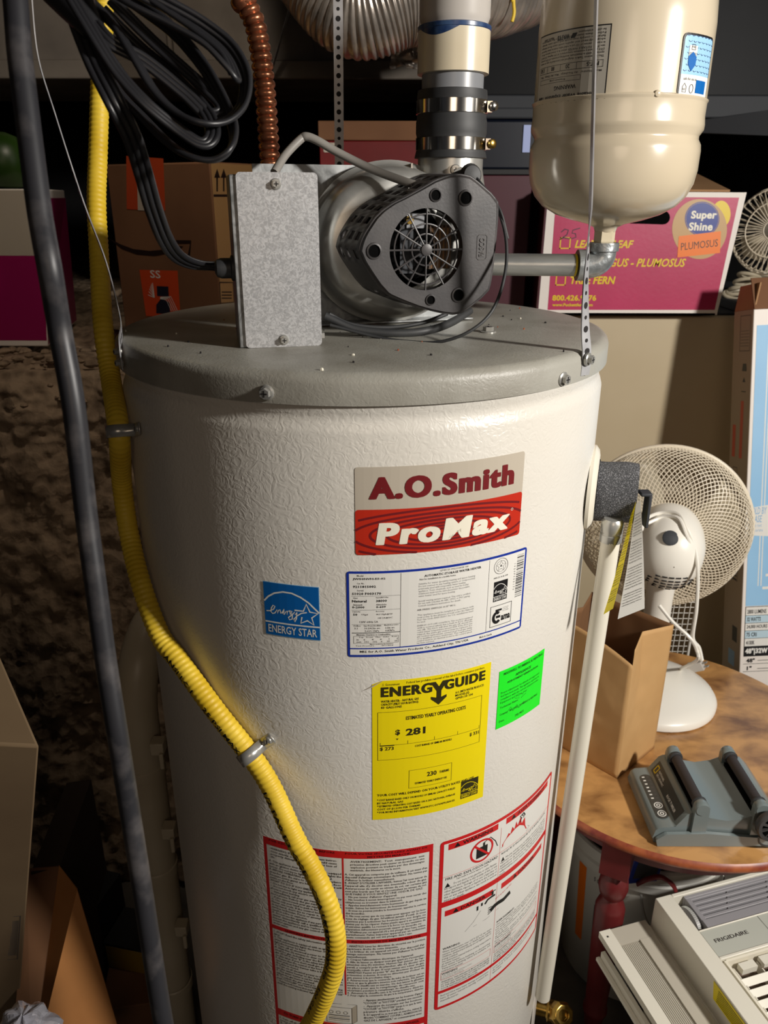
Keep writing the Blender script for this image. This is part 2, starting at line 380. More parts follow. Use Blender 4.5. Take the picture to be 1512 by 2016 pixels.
# dug-out dirt bank with a ledge behind the heater
from mathutils import noise
prof = [(.34, 0), (.37, .25), (.39, .5), (.41, .75), (.43, .93), (.45, 1.03), (.49, 1.09), (.6, 1.10), (1.0, 1.10), (1.6, 1.12), (2.9, 1.14)]
def bank(u, v):
    x = -1.98 + u*2.09; k = v*(len(prof)-1); i = min(int(k), len(prof)-2); t = k-i
    y = prof[i][0]*(1-t)+prof[i+1][0]*t; z = prof[i][1]*(1-t)+prof[i+1][1]*t
    p = V((x, y, z)); d = noise.fractal(p*9, 1, 2, 4)*.02 + abs(noise.noise(p*38))*.014 + noise.noise(p*80)*.005
    if v > .62: return (x, y, z + min(d, .012)*(1 if v < .98 else 0) - .012)
    return (x, y - d, z) if z > .02 else (x, y, 0)
mm = M().grid(SOIL, bank, 300, 230); o = struct(mm.build('wall_bank', smooth=60)); o['label'] = 'rough dark dirt bank with a gravel ledge'
mm = M()
for i in range(150):
    x = random.uniform(-.95, -.36); y = random.uniform(.44, .66); z = 1.03+.07*min(1, max(0, (y-.44)/.06)); r = random.uniform(.005, .014)
    fr = Matrix.Translation((x, y, z+r*.1)) @ Matrix.Rotation(random.uniform(0, 6), 4, 'Z') @ Matrix.Diagonal((1, .8, .6, 1))
    mm.lathe(SOIL, [(r*.3, -r*.9), (r*.85, -r*.4), (r, 0), (r*.7, r*.6), (r*.2, r*.85)], 7, fr)
tag(mm.build('gravel', smooth=20), 'loose pale gravel spilled on the edge of the dirt ledge', 'gravel', kind='stuff')
# ducts
mm = M(); mm.box(DUCTM, -1.8, .12, .9, 1.35, 1.62, 2.09)
for x in (-.9, -.42, -.05): mm.box(DUCTM, x, x+.012, .888, .9, 1.62, 2.09)
mm.box(DUCTM, -1.8, .12, .885, .9, 1.615, 1.65)
o = mm.build('air_duct', bevel=.003); tag(o, 'long dusty grey sheet metal duct running across under the ceiling', 'duct')
mm = M(); mm.box(DUCTR, .14, 2.2, 1.02, 1.5, 1.60, 2.09); mm.box(DGREY, .14, 2.2, 1.0, 1.02, 1.555, 1.6)
o = mm.build('metal_duct', bevel=.003); tag(o, 'dark grey duct behind the beige tank with a pale flange along its bottom', 'duct')
mm = M(); mm.hexa(DGREY, [aty(1365, 262, .95), aty(1530, 268, .85), aty(1530, 268, .95), aty(1365, 262, 1.0), aty(1370, 237, .95), aty(1530, 214, .85), aty(1530, 214, .95), aty(1370, 237, 1.0)])
o = mm.build('shelf_board', bevel=.002); tag(o, 'grey narrow board running right from behind the beige tank', 'board')
def strip(pts, w, mt, holes=False, wd=None, th=.0012):
    mm = M(); fr = frames(pts, wd)
    P = []
    for p, t, a, b in fr: P += [p+a*w/2+b*th/2, p-a*w/2+b*th/2, p-a*w/2-b*th/2, p+a*w/2-b*th/2]
    n = len(fr); fs = [(4*i+k, 4*i+(k+1) % 4, 4*i+4+(k+1) % 4, 4*i+4+k) for i in range(n-1) for k in range(4)] + [(0, 1, 2, 3), (4*n-4, 4*n-1, 4*n-2, 4*n-3)]
    mm.add(P, fs, mt)
    if holes:
        acc = 0; big = 0
        for i in range(n-1):
            acc += (fr[i+1][0]-fr[i][0]).length
            if acc > .0105:
                acc = 0; big ^= 1; p, t, a, b = fr[i]; r = .0033 if big else .0022
                for sg in (1, -1):
                    mm.add([p+a*r*cos(pi/5*k)+t*r*sin(pi/5*k)+b*sg*(th/2+.0002) for k in range(10)], [tuple(range(10)) if sg == 1 else tuple(reversed(range(10)))], HOLE)
    return mm
o = strip([aty(578, -60, .80), aty(575, 0, .80), aty(534, 142, .86)], .022, GALVD).build('duct_hanger'); tag(o, 'flat galvanised duct hanger slanting beside the copper connector', 'hanger')
o = strip([aty(590, -30, .78), aty(602, 30, .8), aty(620, 100, .84)], .016, DGREY).build('duct_hanger'); tag(o, 'dark rusty duct hanger left of the ribbed aluminium duct', 'hanger')
# flexible aluminium duct
cen = [V((-.12, .62, 2.09)), aty(560, -190, .56), aty(622, -85, .52), aty(700, 2, .5), aty(795, -22, .5), aty(895, -30, .53), aty(985, -38, .6), aty(1060, -100, .7), V((.36, .85, 2.09))]
path = spl(cen, 60); rr = [.077 + .004*abs(sin(i*pi/4.5)) for i in range(len(path))]
o = M().tube(ALU, path, rr, 40, cap=False).build('flexible_duct', smooth=70); tag(o, 'ribbed aluminium flexible duct curving behind the white vent pipe', 'duct')
mm = M(); 
def foil(u, v): p = aty(765+u*60+v*6, 60+v*75, .78); d = noise.noise(p*60)*.02; return tuple(p + V((d*.3, -abs(d), d*.3)))
mm.grid(ALU, foil, 24, 24); tag(mm.build('foil_tape', smooth=0, solid=.0006), 'crumpled foil tape hanging under the flexible duct', 'tape')
# ------------------------------------------------------------------ water heater
HT = thing('water_heater', 'tall white cylindrical water heater with a grey lid', 'water heater', (0, 0, 0))
R = .2785; ZL = 1.25
pr = [(R-.03, .0), (R, .0), (R, .04), (R, 1.195), (R-.0015, 1.2), (R-.004, 1.206), (R-.004, 1.213), (R-.001, 1.218), (R-.001, 1.226)]
M().lathe(W_JACKET, pr, 160).build('jacket', HT)
RL = .2815
pr = [(RL, 1.222), (RL, 1.241), (RL-.0015, 1.2455), (RL-.005, 1.249), (RL-.010, 1.2505), (RL-.05, 1.251), (.15, 1.2515), (.02, 1.252), (.001, 1.252)]
mm = M().lathe(G_LID, pr, 160, cap=False); mm.build('lid', HT)
mm = M()
for i in range(70):   # grit and flakes lying on the lid
    a = random.uniform(0, 2*pi); r = random.uniform(.05, .27); x, y = r*cos(a), r*sin(a); q = random.uniform(.0006, .0018)
    mm.lathe(random.choice((HOLE, HOLE, CRM, EDGE)), [(q, 1.2505), (q*.7, 1.2525), (q*.2, 1.2528)], 5, Matrix.Translation((x, y, 0)))
o = mm.build('lid_debris', HT, smooth=0); o['kind'] = 'stuff'
for px, py, rr in ((525, 773, RL), (1108, 746, RL)):
    p = atr(px, py, rr); screw(HT, p, V((p.x, p.y, 0)), .0048, 'lid_screw', STEEL)
p = atz(961, 654, 1.2515); screw(HT, p, (0, 0, 1), .006, 'lid_screw', STEEL, True)
# jacket seam (right)
a = rad(70.5); mm = M(); mm.grid(HOLE, lambda u, v: ((R+.0006)*sin(a+u*.003), -(R+.0006)*cos(a+u*.006), .27+v*.5), 1, 1)
mm.build('jacket_seam', HT, smooth=0)
# --- brand label
w, h = .1705, .0865; L = Label(cylmap(-.0015, 1.0795, R), w, h)
L.rect(0, 0, w, h, TAN, 1, .003); L.rect(0, 0, w, .0455, BRED, 2, .003)
for i, q in enumerate((.012, .024, .036, .05, .064, .079, .096)): L.stroke(ell(w*.5, .0195, q*1.12, q*.25, 90), .0023, MAR, 3, clip=(.0006, .0006, w-.0006, .0450))
L.text('A.O.Smith', .013, .0555, .158, .077, MAR, .066, lay=4)
L.text('ProMax', .019, .010, .1555, .032, CRM, .068, .12, lay=5); L.stroke(ell(.1585, .0295, .0012, .0012, 12), .0004, CRM, 4)
L.build('brand_label', HT, 'beige and red brand label')
# --- rating label
w, h = .1925, .094; L = Label(cylmap(-.0105, .9685, R), w, h)
L.rect(0, 0, w, h, BLUE, 1, .003); L.rect(.0025, .0025, w-.0025, h-.0025, PW, 2)
L.rect(.0025, .009, w-.0025, .0103, BLUE, 3); L.rect(.0515, .0103, .0519, h-.003, KS, 3); L.rect(.144, .0103, .1443, h-.003, KS, 3)
L.text('Mfd. for A.O. Smith Water Products Co., Ashland City, TN USA', .012, .0042, .124, .0075, K, .02, res=1)
L.text('Made in Canada', .137, .0045, .152, .0068, KS, .01, res=1)
for t, x, y, x1, hh, b in (('Model', .010, .0885, .016, .0018, 0), ('JW50NVH-ES-02', .006, .0845, .037, .0027, .03), ('Cat. No.', .010, .0805, .017, .0017, 0), ('9211815002', .006, .0765, .028, .0027, .03),
        ('Serial', .010, .073, .016, .0017, 0), ('S1020 F003170', .005, .069, .033, .0027, .03), ('Gas', .006, .065, .0105, .0017, 0), ('Input/BTU/hr', .028, .065, .04, .0017, 0), ('Natural', .005, .061, .019, .0027, .03),
        ('38000', .028, .061, .0385, .0027, .03), ('Altitude/ft', .006, .0575, .015, .0017, 0), ('Altitude/m', .028, .0575, .038, .0017, 0), ('0-2000', .005, .0545, .017, .0025, .03), ('0-609', .028, .0545, .0375, .0025, .03),
        ('Capacity', .005, .050, .013, .0017, 0), ('Recovery', .028, .050, .036, .0017, 0), ('50', .006, .0465, .010, .0025, .03), ('USgal', .014, .0465, .020, .002, 0), ('38.3 USg/h@90F', .028, .0465, .044, .002, 0),
        ('145 L/h@50C', .030, .0425, .044, .002, 0), ('120V 60Hz 5A', .012, .0385, .030, .0022, 0), ('Orifice', .006, .0345, .013, .0017, .01), ('Gas Press./medium', .016, .0345, .033, .0017, .01), ('Manifold pressure', .036, .0345, .050, .0017, .01),
        ('3.1', .007, .0315, .010, .002, 0), ('10.5/4.5in wc', .017, .0315, .032, .002, 0), ('3.5in wc', .037, .0315, .046, .002, 0), ('2.61/1.12kPa', .017, .0285, .031, .002, 0), ('0.87kPa', .037, .0285, .046, .002, 0),
        ('Minimum Clearance to Combustibles', .009, .0245, .042, .0017, .01), ('Top   Front   Flue   Sides   Rear', .011, .0215, .049, .0017, .01), ('in    6      4      0      1      1', .009, .0190, .049, .0017, .01),
        ('mm   152    102    0     25     25', .009, .0165, .049, .0017, .01), ('May be installed in Alcove/Closet', .022, .0135, .045, .0016, .01), ('Test Pressure        Working', .008, .0125-.0006, .045, .0015, 0)):
    L.text(t, x, y, x1, y+hh, K if b > .02 else KS, max(b, .01), res=1)
for y in (.0675, .0525, .0365): L.rect(.0045, y, .0515, y+.0003, KS, 3)
L.rect(.0045, .0270, .0515, .0277, K, 3); L.frame(.006, .0155, .050, .0238, .0003, KS, 3)
L.text('GPVH 50 092L010018 100', .09, .0885, .12, .0905, KS, 0, res=1)
L.text('AUTOMATIC STORAGE WATER HEATER', .0745, .0845, .1345, .0871, K, .03, res=1)
L.text('Not for installation in a mobile home.', .070, .0815, .107, .0834, KS, .01, res=1)
L.para(['Suitable for water (potable) heating and space heating', 'Do not connect to any heating system or component(s)', '|previously used with nonpotable water heating', '|appliance. Toxic chemicals, such as used for boiler',
        '|treatment must not be introduced into the potable', '|water heater used for space heating.', '', '|Special venting system required. This unit is certified', '|for use with Schedule 40 ABS, CPVC or PVC piping.', '|Consult installation instructions for details.'], .069, .128, .0795, .00265, KS, .01)
L.text('AIR PRESS. SWITCH -0.15" W.C.', .068, .0485, .108, .0505, KS, .01, res=1)
L.para(['This appliance must be installed in accordance with', 'local codes. In the absence of local codes the National', 'Fuel Gas Code ANSI Z223.1 for U.S. installations must', '|be used.'], .0685, .128, .0455, .0026, KS, .01)
L.para(['ENERGY CUT-OFF CONTROL This model is equipped', 'with a control which has a built in ECO (Energy', 'cut off). The ECO will shut the gas off, should the', 'outlet water temperature exceed 200F. If the ECO has', 'tripped, the entire gas control must be replaced. For',
        'gas control replacement, contact your local gas utility', 'or a qualified service technician. The replacement', 'control must be an identical model to the control which', '|has been removed.'], .0685, .1275, .0335, .00245, KS, .01)
L.stroke(ell(.1585, .0815, .0085, .0085, 36), .0005, KS, 3); L.stroke(ell(.1585, .0815, .006, .006, 36), .0003, KS, 3)
L.stroke([(.1585+(.0062 if k % 2 == 0 else .0027)*sin(k*pi/5), .0815+(.0062 if k % 2 == 0 else .0027)*cos(k*pi/5)) for k in range(10)], .0004, KS, 3, True)
L.text('e', .1575, .0805, .1597, .083, K, .02); L.text('ANSI Z21.10.1b-1998', .150, .0685, .168, .0703, KS, .01, res=1)
estar(L, .151, .0425, .1685, .065, K, PW, 3)
L.frame(.1485, .0135, .176, .0375, .0006, K, 3); L.stroke(ell(.157, .0235, .0042, .0055, 24, .9, 5.6), .0034, K, 3); L.rect(.156, .0225, .1615, .0255, K, 3); L.rect(.155, .0305, .163, .0328, K, 3)
L.text('ama', .1625, .0185, .1745, .0245, K, .03, lay=4); L.para(['|STATISTICAL', '|ANNUAL', '|PROGRAM'], .164, .172, .034, .0018, KS, 0)
x = .0245
random.seed(3); y = h-.006
while y > .040:
    b = random.choice((.0003, .0003, .0007, .0011)); L.rect(.1795, y-b, .1888, y, K, 3); y -= b+random.choice((.0004, .0006, .0011))
L.text('1 0 2 0 F 0 0 3 1 7 0', .1758, .0795, .1758+.030, .0817, KS, .0, rot=-pi/2, res=1)
L.build('rating_label', HT, 'white rating label with a blue border')
# --- energy star
w, h = .0562, .058; L = Label(cylmap(-.0937, .986, R), w, h); L.rect(-.0006, -.0006, w+.0006, h+.0006, LBL, 1); estar(L, 0, 0, w, h, EBLU, PW, 2)
L.build('energy_star_label', HT, 'blue star logo label')
# --- yellow energy guide
w, h = .130, .178; L = Label(cylmap(.0133, .762, R), w, h)
L.rect(.010, 0, w, h, EYEL, 1); L.rect(0, 0, .010, h-.004, EYEL, 1); L.poly([(0, h-.004), (.010, h-.004), (.010, h)], EYEL, 1)
L.poly([(-.009, h-.011), (.001, h-.0065), (.012, h+.001), (.004, h-.003)], TAN, 6)
L.text('Federal law prohibits removal of this label before consumer purchase.', .035, .172, .122, .1755, DK, .0, res=1); L.text('.S. Government', .010, .172, .028, .1748, DK, 0, res=1)
L.text('ENERG', .009, .1585, .062, .1705, DK, .055, lay=3); L.text('GUIDE', .0755, .1585, .123, .1705, DK, .055, lay=3)
L.poly([(.060, .1705), (.0655, .1705), (.0695, .1640), (.0735, .1705), (.079, .1705), (.072, .159), (.072, .151), (.078, .153), (.078, .150), (.0695, .142), (.061, .150), (.061, .153), (.067, .151), (.067, .159)], DK, 4)
L.para(['|WATER HEATER- - NATURAL GAS', '|CAPACITY (FIRST HOUR RATING):', '|83 GALLONS'], .009, .048, .1555, .0037, DK, .03, fill=.75)
L.para(['|A.O. SMITH WATER PRODUCTS', '|MODEL(S)', '|GPVH 50 100'], .088, .122, .1545, .0037, DK, .03, fill=.75)
L.frame(.0055, .0795, .1205, .140, .0004, DK); L.text('ESTIMATED YEARLY OPERATING COSTS', .035, .1285, .101, .1330, DK, .02)
L.text('$', .024, .1100, .029, .1175, DK, .03); L.text('281', .035, .1085, .056, .1175, DK, .035)
L.poly([(.0245, .1062), (.0275, .1062), (.026, .1042)], DK); L.rect(.008, .098, .119, .0984, DK, 2); L.rect(.008, .0975, .023, .0988, DK, 3)
for x, q in ((.008, .004), (.037, .0045), (.066, .0045), (.0925, .0045), (.1188, .004)): L.rect(x, .098, x+.0004, .098+q, DK, 2)
L.text('$ 273', .008, .0915, .0225, .0965, DK, .02); L.text('$ 331', .1075, .0905, .119, .0955, DK, .02); L.text('COST RANGE OF SIMILAR MODELS', .045, .0928, .086, .0955, DK, .02, res=1)
L.frame(.039, .039, .0875, .063, .0004, DK); L.text('230', .059, .0515, .070, .0575, DK, .025); L.text('THERMS', .073, .0525, .0845, .0558, DK, .02, res=1)
L.text('ESTIMATED YEARLY ENERGY USE', .046, .0435, .082, .0462, DK, .02, res=1)
L.text('YOUR COST WILL DEPEND ON YOUR UTILITY RATES AND USE', .005, .0318, .116, .0350, DK, .02, res=1)
L.para(['|* COST RANGE BASED ONLY ON MODELS OF SIMILAR CAPACITY FUELED', '|  BY NATURAL GAS', '|* ESTIMATED OPERATING COST BASED ON A 2001 NATIONAL AVERAGE', '|  COST OF $1.2190 PER THERMS', '|* FOR MORE INFORMATION VISIT WWW.FTC.GOV/APPLIANCES'], .005, .093, .0295, .0042, DK, .03, fill=.62)
estar(L, .100, .0085, .122, .0325, DK, EYEL, 3)
L.build('energy_guide_label', HT, 'large yellow energy cost label')
# --- green sticker
w, h = .0735, .0745; L = Label(cylmap(.1555, .849, R), w, h); L.rect(0, 0, w, h, GRN, 1)
DG = ink('dark_green_print', 20, 80, 24)
L.text('MAXWELL PLUMBING & HEATING', .006, .068, .070, .0712, DG, .01, .1, res=1); L.text('APPLIANCE', .024, .0605, .049, .0638, DG, .02, res=1); L.text('ADJUSTMENT VERIFICATION', .012, .055, .062, .0582, DG, .02, res=1)
L.para(['Proper adjustments for altitude and approved', 'fuel have been made. This appliance operates in', 'compliance with the current adopted codes.', '|Equipment and the per year'], .004, .066, .049, .0042, DG, .0, fill=.6)
L.para(['|Technician Name', '', '|Company   MAXWELL PLUMBING & HEATING', '', '|Date'], .004, .066, .030, .0045, DG, .01, fill=.6); L.text('242-9871', .028, .0055, .042, .0085, DG, .01, res=1)
L.stroke([(.026, .031), (.033, .028), (.030, .035), (.039, .031), (.036, .027), (.044, .03)], .0005, DG); L.stroke([(.016, .018), (.02, .022), (.024, .015), (.03, .021), (.033, .015), (.042, .02)], .0005, DG)
L.build('verification_sticker', HT, 'bright green service sticker')
# --- bilingual instruction label (left)
w, h = .197, .387; z0 = .33; L = Label(cylmap(-.1147, z0, R), w, h); L.rect(0, 0, w, h, PW, 1)
Y = lambda z: z-z0
L.rect(0, Y(.7065), w, h, RED, 2); L.rect(0, 0, .004, h, RED, 2); L.rect(w-.0045, 0, w, h, RED, 2); L.rect(.0935, Y(.488), .0955, Y(.71), RED, 2)
L.rect(0, Y(.5755), w, Y(.5815), RED, 2); L.rect(0, Y(.424), w, Y(.4355), RED, 2)
DRK = ink('dark_red_print', 88, 12, 16)
L.text('FOR YOUR SAFETY READ BEFORE', .008, Y(.7125), .086, Y(.7155), DRK, .02, res=1); L.text('OPERATING', .038, Y(.7078), .060, Y(.7108), DRK, .02, res=1)
L.text('POUR VOTRE SÉCURITÉ LISEZ AVANT DE', .0975, Y(.7125), .190, Y(.7158), DRK, .025, res=1); L.text('METTRE EN MARCHE', .122, Y(.7078), .170, Y(.7108), DRK, .025, res=1)
L.text('LIGHTING INSTRUCTIONS', .022, Y(.5767), .080, Y(.5802), DRK, .025, res=1); L.text('INSTRUCTIONS DE MISE EN MARCHE', .103, Y(.5767), .185, Y(.5802), DRK, .025, res=1)
L.text('TO TURN OFF GAS TO APPLIANCE', .012, Y(.428), .085, Y(.4325), DRK, .025, res=1); L.text("COUPER L'ADMISSION DE GAZ DE L'APPAREIL", .103, Y(.428), .186, Y(.4325), DRK, .025, res=1)
L.para(['WARNING: If you do not follow these instruc-', 'tions exactly, a fire or explosion could cause', 'property damage, personal injury or loss of', '|life.'], .009, .088, Y(.7050), .0042, KS, .02)
L.para(['A. This appliance does not have a pilot. It is equipped', '   with an ignition device which automatically lights the', '|  burner. Do not try to light the burner by hand.', 'B. BEFORE OPERATING smell all around the appliance', '   area for gas. Be sure to smell next to the floor', '   because some gases are heavier than air and will', '|   settle on the floor.',
  '|WHAT TO DO IF YOU SMELL GAS:', '|-  Do not try to light any appliance.', '-  Do not touch any electric switch; do not use any', '|   phone in your building.', '-  Immediately call your gas supplier from a neigh-', "   bor's phone. Follow the gas supplier instructions.", '|-  If you cannot reach your gas supplier, call the fire', 'C. Use only your hand to push in the gas control knob.', '   Never use tools. If the control knob will not push', "   in by hand, don't try to repair it, call a qualified",
  '   service technician. Force or attempted repair may', '|   result in a fire or explosion.', 'D. Do not use this appliance if any part has been under', '   water. Immediately call a qualified technician to', '   inspect the appliance and to replace any part of the', '   control system and any gas control which has been', '|   under water.'], .006, .0925, Y(.686), .00425, KS, .02)
L.para(['AVERTISSEMENT:  Tout  manquement  aux', 'présentes directives peut causer un incendie ou une', 'explosion pouvant se traduire par des dommages', '|matériels, des blessures ou la mort.'], .103, .187, Y(.7050), .0042, KS, .02)
L.para(["A. Cet appareil ne comporte pas de veilleuse. Il est muni d'un", "   dispositif d'allumage automatique du brûleur. Ne tentez pas", "|   d'allumer le brûleur manuellement.", "B. AVANT D'UTILISER L'APPAREIL: humez l'air tout autour de", "   l'appareil afin d'y déceler une éventuelle odeur de gaz.", '   Assurez-vous de sentir au niveau du sol, car certains gaz', "|   sont plus lourds que l'air et s'accumulent au niveau du sol.",
  '|QUE FAIRE SI VOUS SENTEZ UNE ODEUR DE GAZ:', "|-  Ne pas tenter d'allumer d'appareil.", '-  Ne touchez à aucun interrupteur; ne pas vous servir des', '|   téléphones se trouvant dans le bâtiment.', '-  Appelez immédiatement votre fournisseur de gaz depuis un', '|   voisin. Suivez les instructions du fournisseur.', '-  Si vous ne pouvez joindre le fournisseur, appelez le service', '|   des incendies.', 'C. Ne vous servez que de vos mains pour appuyer sur les bou-', "   tons de réglage du gaz. N'utilisez jamais d'outil. Si vous",
  "   n'arrivez pas à actionner les boutons avec vos doigts, ne", '   tentez pas de les réparer. Faites plutôt appel à un technicien', "   d'entretien qualifié. Le recours à la force ou une tentative de", '|   réparation infructueuse pourrait causer un incendie ou', "D. N'utilisez pas cet appareil s'il a été plongé dans l'eau, même", '   partiellement. Faites inspecter appareil par un technicien', '|   toute commande qui ont été plongés dans l eau.'], .0965, .1905, Y(.686), .00425, KS, .02)
ef = ['1. STOP! Read the safety information above on this', '|   label.', '2. This appliance is equipped with an ignition device', '   which automatically lights the burner. Do not try to', '|   light the burner by hand.', '3. Turn off all electrical power to the appliance.', '4. Wait five (5) minutes to clear out any gas. Then', '   smell for gas, including near the floor. If you smell', '   gas, STOP! Follow "B" in the safety information above', "|   on this label. If you don't smell gas, go to next step.",
  '5. Ensure that the control of the hose under both the', '   open slide and the burner tube is fully in place and', '|   the slide is closed.', '6. Turn on all electrical power to the appliance and', '   set the water heater to the desired temperature.', '7. The water heater is set for safe operation; do not', '|   adjust the gas burner by hand.', '8. To adjust the gas control to the desired setting,', '|   push "COOLER" and "HOTTER" together and hold.', '-  Release both buttons then push "COOLER" or "HOTTER"', '|   until the setting indicator lights.']
L.para(ef, .006, .0915, Y(.574), .0044, KS, .02)
L.para(['1. ARRÊTEZ! Lisez les directives de sécurité sur la portion', '|   supérieure droite de cette étiquette.', "2. Le brûleur de cet appareil est muni d'un dispositif d'al-", "   lumage automatique. Ne tentez pas d'allumer le brûleur", '|   manuellement.', "|3. Coupez l'alimentation électrique de l'appareil.", "4. Afin de laisser se dissiper tout gaz ayant pu s'accumuler,", "   attendez cinq (5) minutes. Humez l'air autour de l'ap-", "   pareil, y compris près du plancher, afin d'y déceler une", '   éventuelle odeur de gaz. Si vous sentez une odeur de gaz,',
  '   ARRÊTEZ! Passez au point "B" des directives de sécurité', "   présentées ci-dessus. Si vous ne détectez pas d'odeur de", '|   gaz, passez à la prochaine étape.', '5. Assurez-vous que le couvercle du tube du brûleur est en', "   place et que la glissière interne soit refermée. Ne jamais", '   mettre le chauffe-eau en marche. On doit laisser la glissière', '   en place pour que le remplissage du réservoir soit', '|   sécuritaire pendant le remplissage du chauffe-eau.', "6. Amenez le chauffe-eau à la température désirée.", '7. Pour régler la commande du gaz à la température désirée:'], .0965, .1905, Y(.574), .0044, KS, .02)
L.para(['-  Appuyez simultanément sur les boutons d\'appel', '|   "COOLER" et "HOTTER" pendant une seconde', '-  Appuyez de nouveau sur les boutons', '   "COOLER" et "HOTTER" jusqu à ce que la tem-', '|   pérature désirée s\'affiche.', '8. Si l appareil ne se met pas en marche, suivez la', '   directive "COMMENT COUPER L ADMISSION DE', '|   GAZ DE L APPAREIL" et communiquez avec'], .116, .189, Y(.483), .0052, KS, .02)
L.para(["1. Fermez le robinet principal de gaz de l'appareil", '   et coupez toute alimentation électrique avant', '|   tout entretien.'], .0965, .1905, Y(.422), .0044, KS, .02)
L.para(['1. Turn off all electric power to the appliance if', '|   service is to be performed.', '2. Turn the gas control to OFF.'], .006, .09, Y(.422), .0044, KS, .02)
bx0, by0 = .070, Y(.437)
L.frame(bx0, by0, bx0+.032, by0+.028, .0005, KS, 3); L.poly([(bx0+.032, by0), (bx0+.038, by0+.005), (bx0+.038, by0+.034), (bx0+.032, by0+.028)], TAN, 3); L.stroke([(bx0, by0+.028), (bx0+.008, by0+.034), (bx0+.038, by0+.034), (bx0+.038, by0+.005), (bx0+.032, by0)], .0005, KS, 4)
for q in range(3): L.stroke(ell(bx0+.006+q*.009, by0+.019, .0025, .0025, 14), .0005, KS, 4)
for q in range(4): L.rect(bx0+.003, by0+.004+q*.003, bx0+.029, by0+.0052+q*.003, KS if q % 2 else TAN, 4)
L.build('instruction_label', HT, 'red and white bilingual lighting instructions label')
# --- warning label (right)
w, h = .196, .2755; z0 = .44; L = Label(cylmap(.091, z0, R), w, h); L.rect(0, 0, w, h, RED, 1, .005)
b = .0045; L.rect(b, Y(.6225), w-b, h-b, PW, 2); L.rect(b, Y(.473), w-b, Y(.614), PW, 2); L.rect(b, b, w-b, Y(.468), PW, 2)
for x0, x1, z, t, tw in ((.010, .079, .701, 'WARNING', .042), (.092, .182, .701, 'AVERTISSEMENT', .060), (.009, .078, .5985, 'DANGER', .036), (.092, .182, .5985, 'DANGER', .036)):
    L.rect(x0, Y(z), x1, Y(z)+.0088, RED, 3); c = (x0+x1)/2; L.text(t, c-tw/2+.005, Y(z)+.0018, c+tw/2+.005, Y(z)+.0072, DRK if len(t) > 7 else K, .02, lay=4, res=1)
    L.poly([(c-tw/2-.006, Y(z)+.0014), (c-tw/2+.002, Y(z)+.0014), (c-tw/2-.002, Y(z)+.0078)], K, 4)
L.rect(.0842, b, .0846, Y(.70), RED, 3); L.rect(b, Y(.661), w-b, Y(.6614), RED, 3)
# no gasoline can sign
cx, cy = .056, Y(.681); L.rect(cx-.008, cy-.010, cx+.008, cy+.006, K, 3); L.rect(cx+.001, cy+.006, cx+.004, cy+.011, K, 3); L.stroke([(cx+.003, cy+.011), (cx+.012, cy+.014), (cx+.02, cy+.004), (cx+.024, cy-.006)], .0012, K, 3)
L.stroke(ell(cx, cy, .0155, .0155, 40), .0028, RED, 4); L.stroke([(cx-.0105, cy+.0105), (cx+.0105, cy-.0105)], .0028, RED, 5)
L.poly([(.088, Y(.668)), (.088, Y(.672)), (.094, Y(.678)), (.098, Y(.684)), (.101, Y(.681)), (.104, Y(.690)), (.108, Y(.684)), (.111, Y(.694)), (.114, Y(.686)), (.119, Y(.696)), (.122, Y(.684)), (.128, Y(.690)), (.13, Y(.676)), (.134, Y(.668))], RED, 3)
L.stroke([(.118, Y(.688)), (.121, Y(.693)), (.118, Y(.697)), (.124, Y(.699)), (.128, Y(.694)), (.124, Y(.692))], .0018, K, 4); L.stroke(ell(.124, Y(.697), .0018, .002, 12), .0012, K, 4)
L.stroke([(.086, Y(.668)), (.135, Y(.664)), (.14, Y(.668)), (.136, Y(.671))], .0005, KS, 3)
L.text('FIRE AND EXPLOSION HAZARD', .008, Y(.6555), .082, Y(.6595), K, .01, res=1); L.text("RISQUE D'INCENDIE ET D'EXPLOSION", .088, Y(.6555), .182, Y(.659), K, .01, res=1)
L.text('Can result in serious injury or death.', .022, Y(.6515), .068, Y(.6543), KS, .01, res=1)
L.poly([(.0075, Y(.6445)), (.0145, Y(.6445)), (.011, Y(.651))], K, 3); L.poly([(.088, Y(.6445)), (.094, Y(.6445)), (.091, Y(.651))], K, 3)
ge = ['Do not store or use gasoline or other flamma-', 'ble vapors and liquids in the vicinity of this or any', 'other appliance. Storage of or use of gasoline or', 'other flammable vapors or liquids in the vicinity of', 'this or any other appliance can result in serious', '|injury or death.']
L.para(ge[:1], .019, .081, Y(.6505), .0046, KS, .015); L.para(ge[1:], .007, .082, Y(.6459), .0046, KS, .015)
gf = ["Ne pas entreposer ni utiliser d'essence ou d'autres", 'vapeurs ou liquides inflammables à proximité de cet', "appareil ou de tout autre appareil. L'entreposage ou", "l'utilisation d'essence ou de vapeurs ou liquides", 'inflammables peut causer des blessures graves ou la', '|mort.']
L.para(gf[:1], .096, .184, Y(.6505), .0046, KS, .015); L.para(gf[1:], .087, .185, Y(.6459), .0046, KS, .015)
